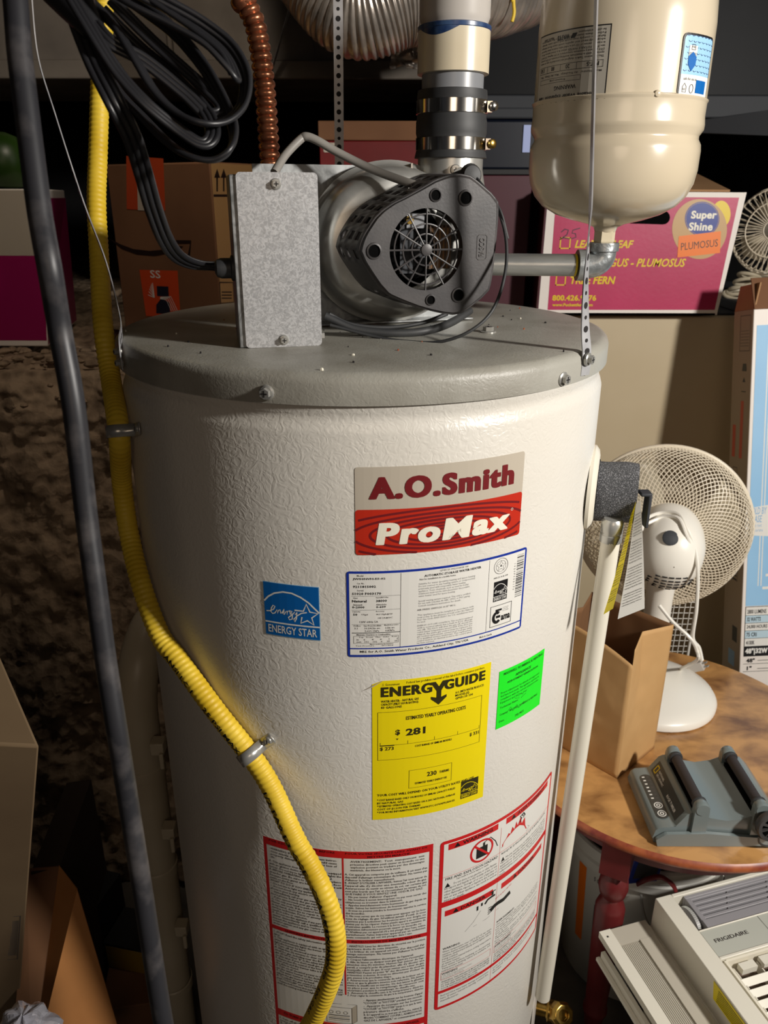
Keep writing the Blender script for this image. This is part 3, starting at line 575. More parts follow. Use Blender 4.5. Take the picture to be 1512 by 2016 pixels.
# tap and hand
L.stroke([(.0535, Y(.5895)), (.056, Y(.5895))], .007, K, 4); L.stroke([(.060, Y(.5925)), (.0625, Y(.5925))], .005, K, 4); L.stroke([(.066, Y(.590)), (.070, Y(.595)), (.076, Y(.596)), (.082, Y(.596))], .003, K, 4); L.rect(.076, Y(.598), .079, Y(.603), K, 4); L.rect(.073, Y(.603), .0825, Y(.6045), K, 4)
L.stroke([(.076, Y(.573)), (.082, Y(.577)), (.088, Y(.578)), (.098, Y(.577)), (.110, Y(.581))], .0065, K, 4)
for q in range(4): L.stroke([(.078, Y(.5715+q*.0025)), (.072, Y(.569+q*.0035))], .0012, K, 4)
L.text('HOT', .084, Y(.586), .091, Y(.589), RED, 0, rot=.3, res=1); L.text('BURN / BRÛLE', .092, Y(.588), .112, Y(.591), RED, 0, rot=.25, res=1)
L.stroke([(.038, Y(.560)), (.050, Y(.570)), (.060, Y(.583))], .0004, KS, 3); L.stroke([(.095, Y(.60)), (.11, Y(.604)), (.135, Y(.606))], .0004, KS, 3); L.stroke([(.05, Y(.562)), (.07, Y(.563)), (.09, Y(.568))], .0004, KS, 3)
def wblock(x0, x1):
    fr = x0 > .05
    L.text('AVERTISSEMENT:' if fr else 'WARNING:', x0, Y(.543), x0+.024+(.010 if fr else 0), Y(.5465), K, .02, res=1)
    t = ['Water temperature over 125°F (52°C) can cause', 'severe burns instantly or death from scalds.', 'Children, disabled and elderly are at highest risk of', '|being scalded.', 'See instruction manual before setting temperature', '|at water heater.', 'Feel water before bathing or showering.', 'Temperature limiting valves are available, see', '|instruction manual.'] if not fr else ["Une température de l'eau supérieure à 52°C peut", 'causer des brûlures graves ou la mort.', 'Les enfants, les personnes âgées ou handicapées', "|sont les plus à risque.", "Voir le manuel avant de régler la température", "|du chauffe-eau.", "Tâtez l'eau avant le bain ou la douche.", 'Des robinets limiteurs de température sont', '|offerts; voir le manuel.']
    L.para(t, x0, x1, Y(.5425), .0041, KS, .015)
    L.frame(x0-.001, Y(.4915), x1+.001, Y(.5045), .0004, RED, 3); L.text('AVERTISSEMENT' if fr else 'WARNING', x0, Y(.500), x0+.022+(.01 if fr else 0), Y(.5035), K, .02, res=1)
    L.para(['|1. Hot water produces 3rd degree burns:', '|   in 6 seconds at 140°F (60°C)', '|   in 30 seconds at 130°F (54°C)'] if not fr else ["|1. L'eau chaude peut causer des brûlures:", '|   en 6 secondes à 60°C (140°F)', '|   en 30 secondes à 54°C (130°F)'], x0, x1, Y(.4997), .0027, KS, .01)
    L.para(['WARNING: THIS APPLIANCE MUST BE INSTALLED', 'SO THAT ANY LEAKAGE WILL NOT RESULT IN DAMAGE', 'TO THE AREA ADJACENT OR LOWER FLOORS. SEE', '|YOUR INSTALLATION MANUAL.'] if not fr else ["AVERTISSEMENT: CET APPAREIL DOIT ÊTRE INSTALLÉ", "DE SORTE QUE TOUTE FUITE D'EAU NE CAUSE AUCUN", 'DOMMAGE AUX ÉTAGES INFÉRIEURS. CONSULTER LE', "|MANUEL D'INSTALLATION."], x0, x1, Y(.4905), .0040, KS, .02)
    L.para(['|Read and follow water heater warnings and instructions', '|here. If owner manual is missing, contact the', '|manufacturer.'] if not fr else ["|Lisez et suivez les avertissements et instructions", '|du manuel. Si absent, communiquez avec le', '|fabricant.'], x0, x1, Y(.467), .0048, KS, .01)
wblock(.008, .080); wblock(.088, .182)
L.build('warning_label', HT, 'red bordered hazard warning label')
# drain valve
a = rad(73.6); n = V((sin(a), -cos(a), 0)); o0 = V((R*sin(a), -R*cos(a), .19)); mm = M()
mm.lathe(BRASS, [(.012, -.004), (.012, .02), (.017, .021), (.017, .034), (.013, .036), (.011, .05)], 20, axis_fr(o0, n))
d = (V((CAM.x, CAM.y, CAM.z)) - o0).normalized(); d = (d + V((.4, 0, -.25))).normalized(); mm.lathe(BRASS, [(.013, -.012), (.017, -.01), (.018, .004), (.0195, .006), (.0195, .018), (.015, .022), (.0085, .0222), (.0085, .016), (.002, .0158)], 8, axis_fr(o0 + n*.036, d))
mm.build('drain_valve', HT, smooth=30, bevel=.001)['label'] = 'brass drain valve'
mm = M(); c = atr(1048, 1985, R+.0015)
mm.lathe(WPVC, [(.05, 0), (.05, .0015), (.044, .004), (.030, .0045)], 40, axis_fr((R*sin(a)*.995, -R*cos(a)*.995, .185), n), cap=False)
mm.build('valve_escutcheon', HT)
# ------------------------------------------------------------------ junction box
ca, sa = cos(rad(13)), sin(rad(13))
A = V((-.111, -.167, 1.2515)); JX = V((ca, sa, 0)); JN = V((sa, -ca, 0)); JZ = V((0, 0, 1)); fr = FR(A, JX, JZ, JN)
JB = thing('junction_box', 'galvanised electrical box with a rectangular screwed cover beside the blower', 'junction box', tuple(A))
M().box(GALVD, -.006, .074, 0, .157, -.062, -.001, fr).build('box_body', JB, bevel=.001)
P = ell(.004, .004, .004, .004, 6, pi, 1.5*pi) + ell(.071, .004, .004, .004, 6, 1.5*pi, 2*pi) + ell(.071, .155, .004, .004, 6, 0, .5*pi) + ell(.004, .155, .004, .004, 6, .5*pi, pi)
M().prism(GALV, P, 0, .0015, fr).build('cover_plate', JB)
screw(JB, fr @ V((.036, .149, .0012)), JN, .0035, 'cover_screw'); screw(JB, fr @ V((.037, .007, .0012)), JN, .0035, 'cover_screw')
mm = M().box(STEEL, .0745, .079, .006, .011, -.012, -.006, fr); mm.build('side_tab', JB)
JC = fr @ V((-.006, .074, -.018))
# ------------------------------------------------------------------ blower
y = rad(18); X = V((cos(y), sin(y), 0)); Z = V((0, 0, 1)); N = V((sin(y), -cos(y), 0)); P0 = aty(840, 492, -.112) - N*.120; B = FR(P0, X, Z, N)
BL = thing('blower', 'black caged motor and round metal fan housing on the heater lid', 'blower', (P0.x, P0.y, 1.2515))
mm = M(); mm.box(GALVD, -.150, .103, -.087, .082, -.014, -.0125, B); mm.box(GALVD, -.150, .103, -.087, -.0855, -.0125, .012, B); mm.build('mounting_plate', BL)
mm = M().lathe(STEEL, [(.092, -.012), (.096, -.0105), (.0965, -.008), (.093, -.006), (.0935, -.002), (.097, .001), (.097, .004), (.0925, .006), (.0905, .012), (.0885, .026), (.083, .034), (.074, .038), (.050, .039), (.01, .039)], 72, B @ Matrix.Diagonal((1, .9, 1, 1)))
mm.build('fan_housing', BL, smooth=50)
px0, py0, ku, kv = 795, 833, 1.34e-4, 1.285e-4
OUT = [(275, 830), (300, 750), (335, 690), (400, 600), (460, 545), (540, 495), (620, 460), (750, 395), (860, 335), (960, 300), (1050, 290), (1130, 300), (1190, 335), (1250, 380), (1320, 430), (1372, 490), (1376, 600), (1370, 750), (1362, 900), (1350, 1050), (1335, 1150), (1270, 1215), (1180, 1280), (1110, 1325), (1040, 1337), (960, 1325), (860, 1300), (740, 1262), (600, 1205), (500, 1160), (430, 1085), (370, 1000), (310, 910)]
OUT = [((a-px0)*ku, -(b-py0)*kv) for a, b in OUT]
def radial(th, pts):
    for i in range(len(pts)):
        (x1, y1), (x2, y2) = pts[i], pts[(i+1) % len(pts)]
        dx, dy = cos(th), sin(th); ex, ey = x2-x1, y2-y1; dn = dx*ey-dy*ex
        if abs(dn) < 1e-12: continue
        t = (x1*ey-y1*ex)/dn; q = (x1*dy-y1*dx)/dn
        if t > 0 and -1e-9 <= q <= 1+1e-9: return t
    return .06
NB = 96; RO_ = [radial(2*pi*i/NB, OUT) for i in range(NB)]; ZF = .120
mm = M(); P = []; rh = .0393
for i in range(NB):
    th = 2*pi*i/NB
    for k in (0, .5, .94, 1):
        r = rh + (RO_[i]-rh)*k; z = ZF - (.003 if k == 1 else 0); P.append(B @ V((r*cos(th), r*sin(th), z)))
mm.add(P, [(4*i+k, 4*((i+1) % NB)+k, 4*((i+1) % NB)+k+1, 4*i+k+1)[::-1] for i in range(NB) for k in range(3)], BLK)
mm.grid(BLK, lambda u, v: B @ V((rh*cos(2*pi*u), rh*sin(2*pi*u), ZF-.01*v)), 48, 1, True)
mm.build('cover_face', BL, smooth=35)
rows = [.117, .108, .094, .086, .072, .062, .050, .030]
mm = M(); P = []
for z in rows:
    for i in range(NB):
        th = 2*pi*i/NB; r = RO_[i] + (ZF-z)*.03; P.append(B @ V((r*cos(th), r*sin(th), z)))
fs = []
for j in range(len(rows)-1):
    for i in range(NB):
        g = (i // 2) % 2 == 0
        if j in (1, 3, 5) and g and not (50 < i < 58): continue
        fs.append((j*NB+i, j*NB+(i+1) % NB, (j+1)*NB+(i+1) % NB, (j+1)*NB+i))
mm.add(P, fs, BLK); mm.build('cover_side', BL, solid=.0022, smooth=35)
for a, b, r in ((1095, 455, .0060), (380, 835, .0062), (1065, 1185, .0060), (855, 435, .0050), (835, 1215, .0044)):
    mm = M(); c = B @ V(((a-px0)*ku, -(b-py0)*kv, ZF)); f2 = FR(c, X, Z, N)
    mm.lathe(BLK, [(r*1.35, -.0005), (r*1.25, .0012), (r, .0018), (r*.92, -.0004)], 24, f2, False); mm.lathe(BLKD, [(r*.95, .0002), (r*.01, .0002)], 24, f2, False)
    mm.build('screw_boss', BL)
mm = M()
for r in (.0152, .0246, .0339): mm.tube(BLK, [B @ V((r*cos(2*pi*i/48), r*sin(2*pi*i/48), ZF-.002)) for i in range(49)], .0009, 6)
for i in range(12):
    th = 2*pi*i/12 + pi/12*0; mm.tube(BLK, [B @ V((r*cos(th), r*sin(th), ZF-.0015)) for r in (.005, .0405)], .0010, 6)
mm.lathe(BLK, [(.0058, -.003), (.0058, .0008), (.0045, .0012)], 24, FR(B @ V((0, 0, ZF)), X, Z, N)); mm.build('grille', BL)
mm = M(); mm.lathe(BLKD, [(.046, .045), (.046, .040)], 40, B); mm.lathe(BLKD, [(.030, .04), (.030, .095), (.026, .098), (.012, .100)], 32, FR(B @ V((-.006, 0, 0)), X, Z, N))
mm.box(CARD, .006, .035, -.020, .020, .08, .098, B)
for q in range(7): mm.box(ACDK, .007+q*.0042, .0092+q*.0042, -.0205, .0225, .0805, .0985, B)
mm.box(DGREY, -.022, -.008, -.024, .026, .098, .102, B); mm.lathe(DGREY, [(.009, .098), (.009, .106), (.003, .107)], 20, B)
mm.box(GPVC, -.016, .003, .020, .034, .09, .104, B); mm.lathe(BRASS, [(.004, .104), (.004, .108)], 12, FR(B @ V((-.014, .028, 0)), X, Z, N))
mm.build('motor', BL)
# embossed badge
L = Label(planemap(B @ V(((1208-px0)*ku, -(915-py0)*kv, ZF+.0002)), X, Z), .0115, .024, step=1)
w, h = .0110, .0245; L.stroke([(.002, 0), (w-.002, 0), (w, .002), (w, h-.002), (w-.002, h), (.002, h), (0, h-.002), (0, .002)], .0006, KS, 2, True)
L.text('FASCO', .0085, .003, .0085+.0185, .003+.0062, KS, .02, lay=3, rot=pi/2); L.build('badge', BL)
# outlet collar + flange
vx, vy = .0985, .022
mm = M(); mm.lathe(STEEL, [(.050, 1.352), (.047, 1.375), (.040, 1.400), (.0365, 1.418), (.0365, 1.445)], 40, Matrix.Translation((vx, vy, 0)))
mm.lathe(STEEL, [(.002, -.001), (.008, 0), (.008, .0012)], 6, axis_fr((vx+.008, vy-.046, 1.412), (0, -1, .25)))
mm.box(STEEL, vx-.045, vx-.043, vy-.03, vy-.01, 1.395, 1.424)
mm.build('outlet_collar', BL, smooth=50)
screw(BL, (vx+.003, vy-.0375, 1.417), (0, -1, 0), .004, 'collar_screw')
mm = M(); bt = aty(925, 346, -.05); mm.lathe(RUB, [(.004, -.006), (.0105, -.004), (.012, .002), (.009, .008), (.003, .009)], 20, axis_fr(bt, (.25, -1, .1)))
mm.tube(RUB, [bt + V((-.006, .004, .003)), bt + V((-.03, .01, -.006))], .004, 8); mm.build('wire_boot', BL)
mm = M(); mm.lathe(STEEL, [(.007, -.004), (.007, .004), (.004, .005)], 14, axis_fr(aty(757, 362, -.02), (0, -1, 0))); mm.tube(BRASS, spl([aty(752, 372, -.025), aty(763, 362, -.03), aty(772, 369, -.025)], 4), .0012, 6); mm.build('pressure_tap', BL)
# leads
def cable(name, pts, r, mt, label, cat, n=10, k=10, par=None, flat=1, up=None):
    o = M().tube(mt, spl(pts, k), r, n, flat=flat, up=up).build(name, par, smooth=80)
    if par is None: tag(o, label, cat)
    return o
cable('motor_lead', [bt, aty(945, 362, -.058), aty(978, 408, -.075), aty(996, 470, -.09), aty(994, 540, -.11), aty(970, 610, -.13), aty(925, 652, -.14), aty(865, 673, -.135), aty(800, 672, -.12), aty(735, 662, -.11), aty(650, 640, -.105)], .0017, RUB, 'thin black motor wire looping round the right side of the caged motor', 'wire')
cable('motor_lead', [bt + V((.003, 0, .001)), aty(938, 350, -.056), aty(960, 378, -.068), aty(985, 415, -.080), aty(1000, 470, -.085)], .0014, RUB, 'short second black wire arching from the rubber boot above the motor', 'wire')
cable('pressure_hose', [aty(925, 612, -.02), aty(890, 634, -.06), aty(845, 650, -.09), aty(780, 656, -.1), aty(700, 648, -.1), aty(640, 622, -.1)], .0044, RUB, 'black rubber hose lying on the lid under the caged motor', 'hose')
cable('motor_lead', [aty(880, 618, -.06), aty(830, 636, -.08), aty(760, 645, -.09), aty(690, 638, -.095), aty(648, 618, -.1)], .0022, RUB, 'short black wire curving along the lower edge of the fan housing', 'wire')
cable('grey_cable', [aty(540, 340, -.08), aty(562, 305, -.06), aty(592, 274, -.045), aty(604, 269, -.045), aty(625, 277, -.045), aty(665, 300, -.045), aty(730, 332, -.05), aty(790, 355, -.06), aty(830, 368, -.065)], .0043, GCAB, 'thick grey cable arching from the junction box to the motor', 'cable', 12)
# ------------------------------------------------------------------ vent pipe and coupling
T = Matrix.Translation((vx, vy, 0))
mm = M(); mm.lathe(WPVC, [(.0335, 1.552), (.0355, 1.56), (.0375, 1.565), (.0375, 2.095)], 48, T)
mm.lathe(BLUEGLUE, [(.0376, 1.5515), (.0392, 1.553), (.0392, 1.5565), (.0376, 1.5575)], 48, T)
VP = thing('vent_pipe', 'vertical plastic exhaust pipe rising from the blower with a blue glue ring', 'pipe', (vx, vy, 1.5))
mm.build('upper_pipe', VP)
mm = M().lathe(CREAM, [(.036, 1.512), (.0385, 1.5125), (.0385, 1.5535), (.037, 1.554)], 48, T)
mm.build('coupling', VP); mm = M()
mm.grid(BLUEGLUE, lambda u, v: (vx+.0387*sin(-1.25+u*1.35), vy-.0387*cos(-1.25+u*1.35), 1.553-.008*sin(pi*u)*v), 24, 2); mm.build('glue_smear', VP, smooth=60)['label'] = 'blue glue smear'
M().lathe(GPVC, [(.0335, 1.49), (.0335, 1.513)], 48, T).build('grey_stub', VP)
RC = thing('rubber_coupling', 'black rubber sleeve with two steel band clamps under the vent pipe', 'coupling', (vx, vy, 1.43))
M().lathe(RUB, [(.0365, 1.4295), (.0405, 1.430), (.0395, 1.434), (.0385, 1.438), (.0385, 1.4495), (.0382, 1.451), (.0392, 1.455), (.0392, 1.466), (.0382, 1.470), (.038, 1.488), (.0385, 1.4905), (.0378, 1.497), (.034, 1.4975)], 48, T).build('sleeve', RC, smooth=60)
for z0, z1, q in ((1.4372, 1.4505, 0), (1.4735, 1.4875, 1)):
    o = M().lathe(BRIGHT, [(.0386, z0), (.0394, z0+.0005), (.0394, z1-.0005), (.0386, z1)], 48, T).build('hose_clamp', RC)
    o['label'] = 'polished steel band clamp, ' + ('upper' if q else 'lower'); zc = (z0+z1)/2
    mm = M(); mm.box(BRIGHT, vx+.037, vx+.0425, vy-.016, vy-.002, zc-.0055, zc+.0055); mm.lathe(BRASS if not q else BRIGHT, [(.004, -.002), (.0048, 0), (.0048, .004), (.003, .005)], 12, axis_fr((vx+.0425, vy-.018, zc), (.55, -1, 0)))
    mm.build('clamp_screw', o)
# ------------------------------------------------------------------ copper connector
cp = [(-.100, .03, 1.253), (-.101, .03, 1.33), tuple(aty(533, 335, .03)), tuple(aty(521, 170, .03)), tuple(aty(505, 60, .03)), tuple(aty(483, 0, .03)), tuple(aty(463, -90, .03)), (-.14, .05, 2.0)]
path = spl(cp, 110); acc = 0; rr = []
for i, p in enumerate(path):
    if i: acc += (path[i]-path[i-1]).length
    rr.append(.0088 + .0032*abs(sin(pi*acc/.0088))**.6)
o = M().tube(COPPER, path, rr, 24).build('copper_connector', smooth=70); tag(o, 'corrugated copper flexible water connector rising behind the junction box', 'connector')
# ------------------------------------------------------------------ perforated straps
o = strip([V((-.041, .222, 1.252)), aty(664, 330, .2), aty(665, 150, .2), aty(666, 0, .2), V((-.02, .2, 2.0))], .0125, STRAP); 
pts = [V((-.041, .262, 1.2525)).lerp(V((-.030, .2, 2.0)), i/420) for i in range(421)]
o = strip(pts, .0125, STRAP, True, wd=(1, 0, 0)).build('hanger_strap', smooth=0); tag(o, 'perforated metal strap rising behind the blower, left of the vent pipe', 'strap')
q = atr(243, 722, RL+.002); pl = [aty(60, -40, -.05), aty(75, 110, -.05), aty(110, 230, -.06), aty(165, 400, -.07), aty(210, 520, -.08), aty(238, 635, -.085), V((q.x-.001, q.y, 1.252)), V((q.x-.001, q.y, 1.228))]
o = strip(spl(pl, 40), .0125, STRAP, True, wd=(-.36, .93, 0)).build('hanger_strap', smooth=60); tag(o, 'perforated metal strap bowing up from the left edge of the grey lid', 'strap')
for z in (1.245, 1.2335): screw(o, (q.x-.002, q.y+.001, z), (q.x, q.y, 0), .0032, 'strap_screw', STEEL)
e = atr(1152, 728, RL+.0016); w0 = atr(1152, 700, RL+.002)
pr_ = [V((e.x, e.y, 1.227)), V((e.x, e.y, 1.247)), aty(1152, 640, e.y), aty(1153, 560, e.y), aty(1158, 480, e.y-.002), aty(1163, 400, e.y-.004), aty(1167, 250, e.y-.006), aty(1171, 100, e.y-.008), aty(1175, -30, e.y-.01), aty(1180, -160, e.y-.01)]
path = spl(pr_, 34)
# twisting strip
mm = M(); P = []; n = len(path); w = .0118; acc = 0; big = 0; HL = []
for i, p in enumerate(path):
    t = min(1, max(0, (p.z-1.26)/.12)); ang = rad(8) + t*rad(80); a = V((cos(ang)*cos(.5), sin(ang)*.8+cos(ang)*sin(.5), 0)).normalized(); b = V((-a.y, a.x, 0))
    P += [p+a*w/2+b*.0006, p-a*w/2+b*.0006, p-a*w/2-b*.0006, p+a*w/2-b*.0006]
    if i:
        acc += (p-path[i-1]).length
        if acc > .0105 and p.z > 1.25:
            acc = 0; big ^= 1; r = .0033 if big else .002; nn = -b
            if nn.y > 0: nn = -nn
            HL.append(([p+a*r*cos(pi/5*k)+V((0, 0, 1))*r*sin(pi/5*k)+nn*.0009 for k in range(10)]))
mm.add(P, [(4*i+k, 4*i+(k+1) % 4, 4*i+4+(k+1) % 4, 4*i+4+k) for i in range(n-1) for k in range(4)], STRAP)
for q in HL: mm.add(q, [tuple(range(10))], HOLE)
o = mm.build('hanger_strap', smooth=50); tag(o, 'thin twisted metal strap hanging in front of the beige tank', 'strap')
p = V((e.x+.001, e.y-.0012, 1.243)); screw(o, p, (e.x, e.y, 0), .0045, 'strap_screw', STEEL)
# ------------------------------------------------------------------ expansion tank and its piping
ex, ey = .288, .05
ET = thing('expansion_tank', 'cream pressure tank hanging above the right side of the heater', 'tank', (ex, ey, 1.36))
T = Matrix.Translation((ex, ey, 0)); r = .0945
pr = [(.012, 1.352), (.014, 1.357), (.022, 1.3605), (.040, 1.3645), (.060, 1.371), (.076, 1.380), (.086, 1.391), (.092, 1.404), (r, 1.418), (r+.0003, 1.438), (r-.0005, 1.444), (r-.0035, 1.4495), (r-.0035, 1.453), (r+.0005, 1.459), (r+.0008, 1.464), (r-.0002, 1.472),
      (r, 1.484), (r+.0002, 1.4855), (r+.0012, 1.487), (r+.0012, 1.488), (r-.0008, 1.4895), (r-.001, 1.56), (r-.003, 1.588), (r-.012, 1.612), (r-.03, 1.635), (r-.06, 1.65), (.01, 1.655)]
M().lathe(TANKP, pr, 96, T).build('tank_shell', ET, smooth=50)
mm = M().lathe(TANKP, [(.001, -.001), (.0035, 0), (.003, .0016), (.001, .0022)], 10, axis_fr((ex+.094*sin(.15), ey-.0945*cos(.15), 1.488), (.15, -1, 0))); mm.build('weld_bead', ET)
def excyl(px, py):
    d = ray(px, py); ox, oy = CAM.x-ex, CAM.y-ey; a = d.x**2+d.y**2; b = 2*(ox*d.x+oy*d.y); c = ox*ox+oy*oy-r*r; t = (-b-sqrt(max(b*b-4*a*c, 0)))/2/a; p = CAM+d*t
    return atan2(p.x-ex, -(p.y-ey)), p.z
a0, z0 = excyl(1057, 209); a1, _ = excyl(1191, 200); _, z1 = excyl(1203, 46); z1 = min(z1, z0+.073); w, h = (a1-a0)*r, z1-z0
L = Label(cylmap(a0*r, z0, r-.0006, ex, ey), w, h, True, lift=.0005); SILV = ink('silver_grey', 178, 172, 160)
L.rect(0, 0, w, h, K, 1); L.rect(.0012, .0012, w-.0012, h-.0012, SILV, 2)
fx = w/.105
L.text('Potable Water Expansion Tank', .012*fx, h-.008, w-.006, h-.0035, K, .02); L.text('WARNING', .035*fx, h-.0155, .066*fx, h-.0115, K, .02)
L.frame(.03*fx, h-.0235, w-.008, h-.019, .0003, K, 3); L.text('Pressure psig', .05*fx, h-.0225, .075*fx, h-.0202, KS, .01, res=1); L.text('Model Number   Air Pre-charge   Max. Air Charge   Max.', .006, h-.0275, w-.008, h-.0250, KS, .01, res=1)
L.frame(.005, h-.0355, w-.006, h-.0290, .0004, K, 3)
for t, a in (('PLT-5', .010), ('20', .045), ('80', .068), ('150', .088)): L.text(t, a*fx, h-.0345, a*fx+len(t)*.0028*fx, h-.0305, K, .02)
for a in (.036, .058, .081): L.rect(a*fx, h-.0355, a*fx+.0004, h-.029, K, 3)
L.para(['This Expansion Tank is designed and intended for use on water', 'systems with a maximum working pressure of 150 pounds', '(150 psi) and a maximum temperature of 200 degrees. DO NOT', 'use FOR POTABLE WATER unless in a closed system. 80 psi', 'is max. In excess of 150 psi a relief valve must be used. Ruptured',
    'adequately sized and capable could cause flood damage.', 'failure to comply may result and could cause damage.', 'Follow these instructions. Refer to the instructions', '|for additional information.'], .005, w-.006, h-.037, .0029, K, .01)
L.text('WATTS', .048*fx, .0045, .066*fx, .0090, K, .05); L.poly([(.038*fx, .0045), (.041*fx, .009), (.047*fx, .009), (.044*fx, .0045)], K, 3); L.text('Made in Taiwan', w-.030, .0045, w-.012, .0072, KS, .01, res=1)
L.build('specification_label', ET, 'silver label printed upside down')
a0, z0 = excyl(1331, 192); _, z1 = excyl(1346, 66); w, h = .055, min(z1-z0, .062)
L = Label(cylmap(a0*r, z0+.0015, r-.0006, ex, ey), w, h, False, lift=.0005)
L.rect(0, 0, w, h, K, 1, .005); L.rect(.002, .002, w-.002, h-.002, LBL, 2, .004); L.rect(.002, .002, w-.002, .020, PW, 3)
NVS = ink('wave_navy', 50, 66, 110)
for j in range(7):
    for i in range(7): L.stroke([(.004+i*.007+(j % 2)*.003, .024+j*.0052), (.006+i*.007+(j % 2)*.003, .0228+j*.0052), (.009+i*.007+(j % 2)*.003, .0238+j*.0052)], .0005, NVS, 4)
L.poly(ell(.015, .040, .006, .006, 16, 0, pi) + [(.009, .034), (.021, .034)], PW, 5); L.rect(.009, .034, .021, .046, PW, 5); L.poly([(.009, .036), (.0115, .038), (.015, .0405), (.0185, .038), (.021, .036), (.0205, .029), (.015, .023), (.0095, .029)], EBLU, 6)
L.frame(.0122, .042, .0178, .047, .0004, KS, 7); L.text('PURE', .0128, .0438, .0172, .0455, KS, .01, lay=7, res=1)
L.text('safe for use in', .006, .0150, .026, .0175, KS, 0, lay=5, res=1); L.stroke([(.006, .004), (.011, .004), (.011, .009), (.0085, .012), (.006, .009)], .0006, KS, 5, True); L.stroke(ell(.019, .0075, .003, .004, 16), .0006, KS, 5); L.text('NSF', .0068, .0055, .0102, .0075, KS, 0, lay=5, res=1)
L.rect(.026, .004, .046, .016, EBLU, 5); L.build('logo_label', ET, 'black framed blue and white label')
mm = M().lathe(CREAM, [(.010, 1.338), (.0125, 1.341), (.0125, 1.352), (.009, 1.356)], 6, T); mm.lathe(WPVC, [(.0095, 1.33), (.0095, 1.34)], 20, T); mm.build('tank_nipple', ET, smooth=30)['label'] = 'nipple wrapped in white thread tape'
zp = 1.3135
el = [V((ex, ey, 1.334)), V((ex, ey, 1.325)), V((ex-.003, ey, 1.319)), V((ex-.009, ey, zp+.0015)), V((ex-.017, ey, zp)), V((ex-.024, ey, zp))]
mm = M(); mm.tube(CASTG, spl(el, 8), .0155, 24); mm.tube(CASTG, [V((ex, ey, 1.330)), V((ex, ey, 1.3395))], .0182, 24); mm.tube(CASTG, [V((ex-.020, ey, zp)), V((ex-.030, ey, zp))], .0182, 24)
tag(mm.build('pipe_elbow', bevel=.001, smooth=50), 'galvanised pipe elbow under the beige pressure tank', 'fitting')
mm = M(); mm.tube(PIPE, [V((.05, ey+.02, zp)), V((ex-.031, ey, zp))], .0130, 28, up=(0, 0, 1)); mm.tube(GOLD, [V((ex-.034, ey, zp)), V((ex-.0315, ey, zp))], .0132, 28)
mm.tube(PIPE, spl([V((.053, ey+.02, zp)), V((.04, ey+.022, zp-.004)), V((.036, ey+.022, zp-.02)), V((.036, ey+.022, 1.252))], 6), .0136, 20)
tag(mm.build('water_pipe', smooth=60), 'horizontal galvanised pipe running right from behind the caged motor', 'pipe')
# ------------------------------------------------------------------ yellow gas line
hp = [V((-.34, .13, 2.09)), aty(208, -160, .12), aty(205, 0, .11), aty(203, 80, .10), aty(198, 150, .10), aty(193, 300, .08), aty(190, 400, .05), aty(195, 500, .02), aty(203, 640, -.04), aty(218, 744, -.075), atr(234, 850, .295), atr(240, 950, .293), atr(254, 1050, .293), atr(278, 1150, .295), atr(315, 1250, .296), atr(352, 1300, .293), atr(425, 1400, .292), atr(492, 1485, .292), atr(534, 1550, .298), atr(580, 1650, .315),
      atr(609, 1700, .325), atr(634, 1750, .335), atr(652, 1800, .342), atr(661, 1850, .348), atr(659, 1900, .350), atr(643, 1950, .35), atr(618, 2005, .345), atr(588, 2060, .335), atr(560, 2130, .33), V((-.045, -.33, .36))]
path = spl(hp, 60); acc = 0; rr = []; cum = []
for i, p in enumerate(path):
    if i: acc += (path[i]-path[i-1]).length
    cum.append(acc); rr.append(.0109 + .00035*sin(2*pi*acc/.0058))
GL = M().tube(YEL, path, rr, 24).build('gas_line', smooth=80); tag(GL, 'yellow corrugated gas tube snaking down the left front of the heater', 'gas line')
def hosemap(s0, side):
    def f(u, v, o):
        t = s0+u; i = 0
        lo, hi = 0, len(cum)-2
        while lo < hi:
            md = (lo+hi)//2
            if cum[md+1] < t: lo = md+1
            else: hi = md
        i = lo; q = (t-cum[i])/max(1e-9, cum[i+1]-cum[i]); p = path[i].lerp(path[i+1], q); T_ = (path[min(i+2, len(path)-1)]-path[max(0, i-1)]).normalized()
        vd = (CAM-p).normalized(); A_ = T_.cross(vd).normalized()*side; Bv = A_.cross(T_); Bv = Bv if Bv.dot(vd) > 0 else -Bv
        ang = rad(60) + v/.0113; return tuple(p + (A_*cos(ang) + Bv*sin(ang))*(.0115+o))
    return f
def sidx(k): return cum[min(k*60+60, len(cum)-1)]
L = Label(hosemap(0, 1), 1, .005, step=.006)
for t, s0, ln in (('ANSI LC 1', sidx(14)-.012, .05), ('25 PSI MAX', sidx(15)-.01, .06), ('1/2 FA0 E3 GCE', sidx(17)-.0, .095), ('CSA US EN 105', sidx(19)+.02, .09), ('FT-5 JK EN F0', sidx(21)+.0, .08), ('500 GAS', sidx(23)+.03, .05)): L.text(t, s0, -.0055, s0+ln, -.0005, K, .02, res=1)
L.build('printed_lettering', GL)
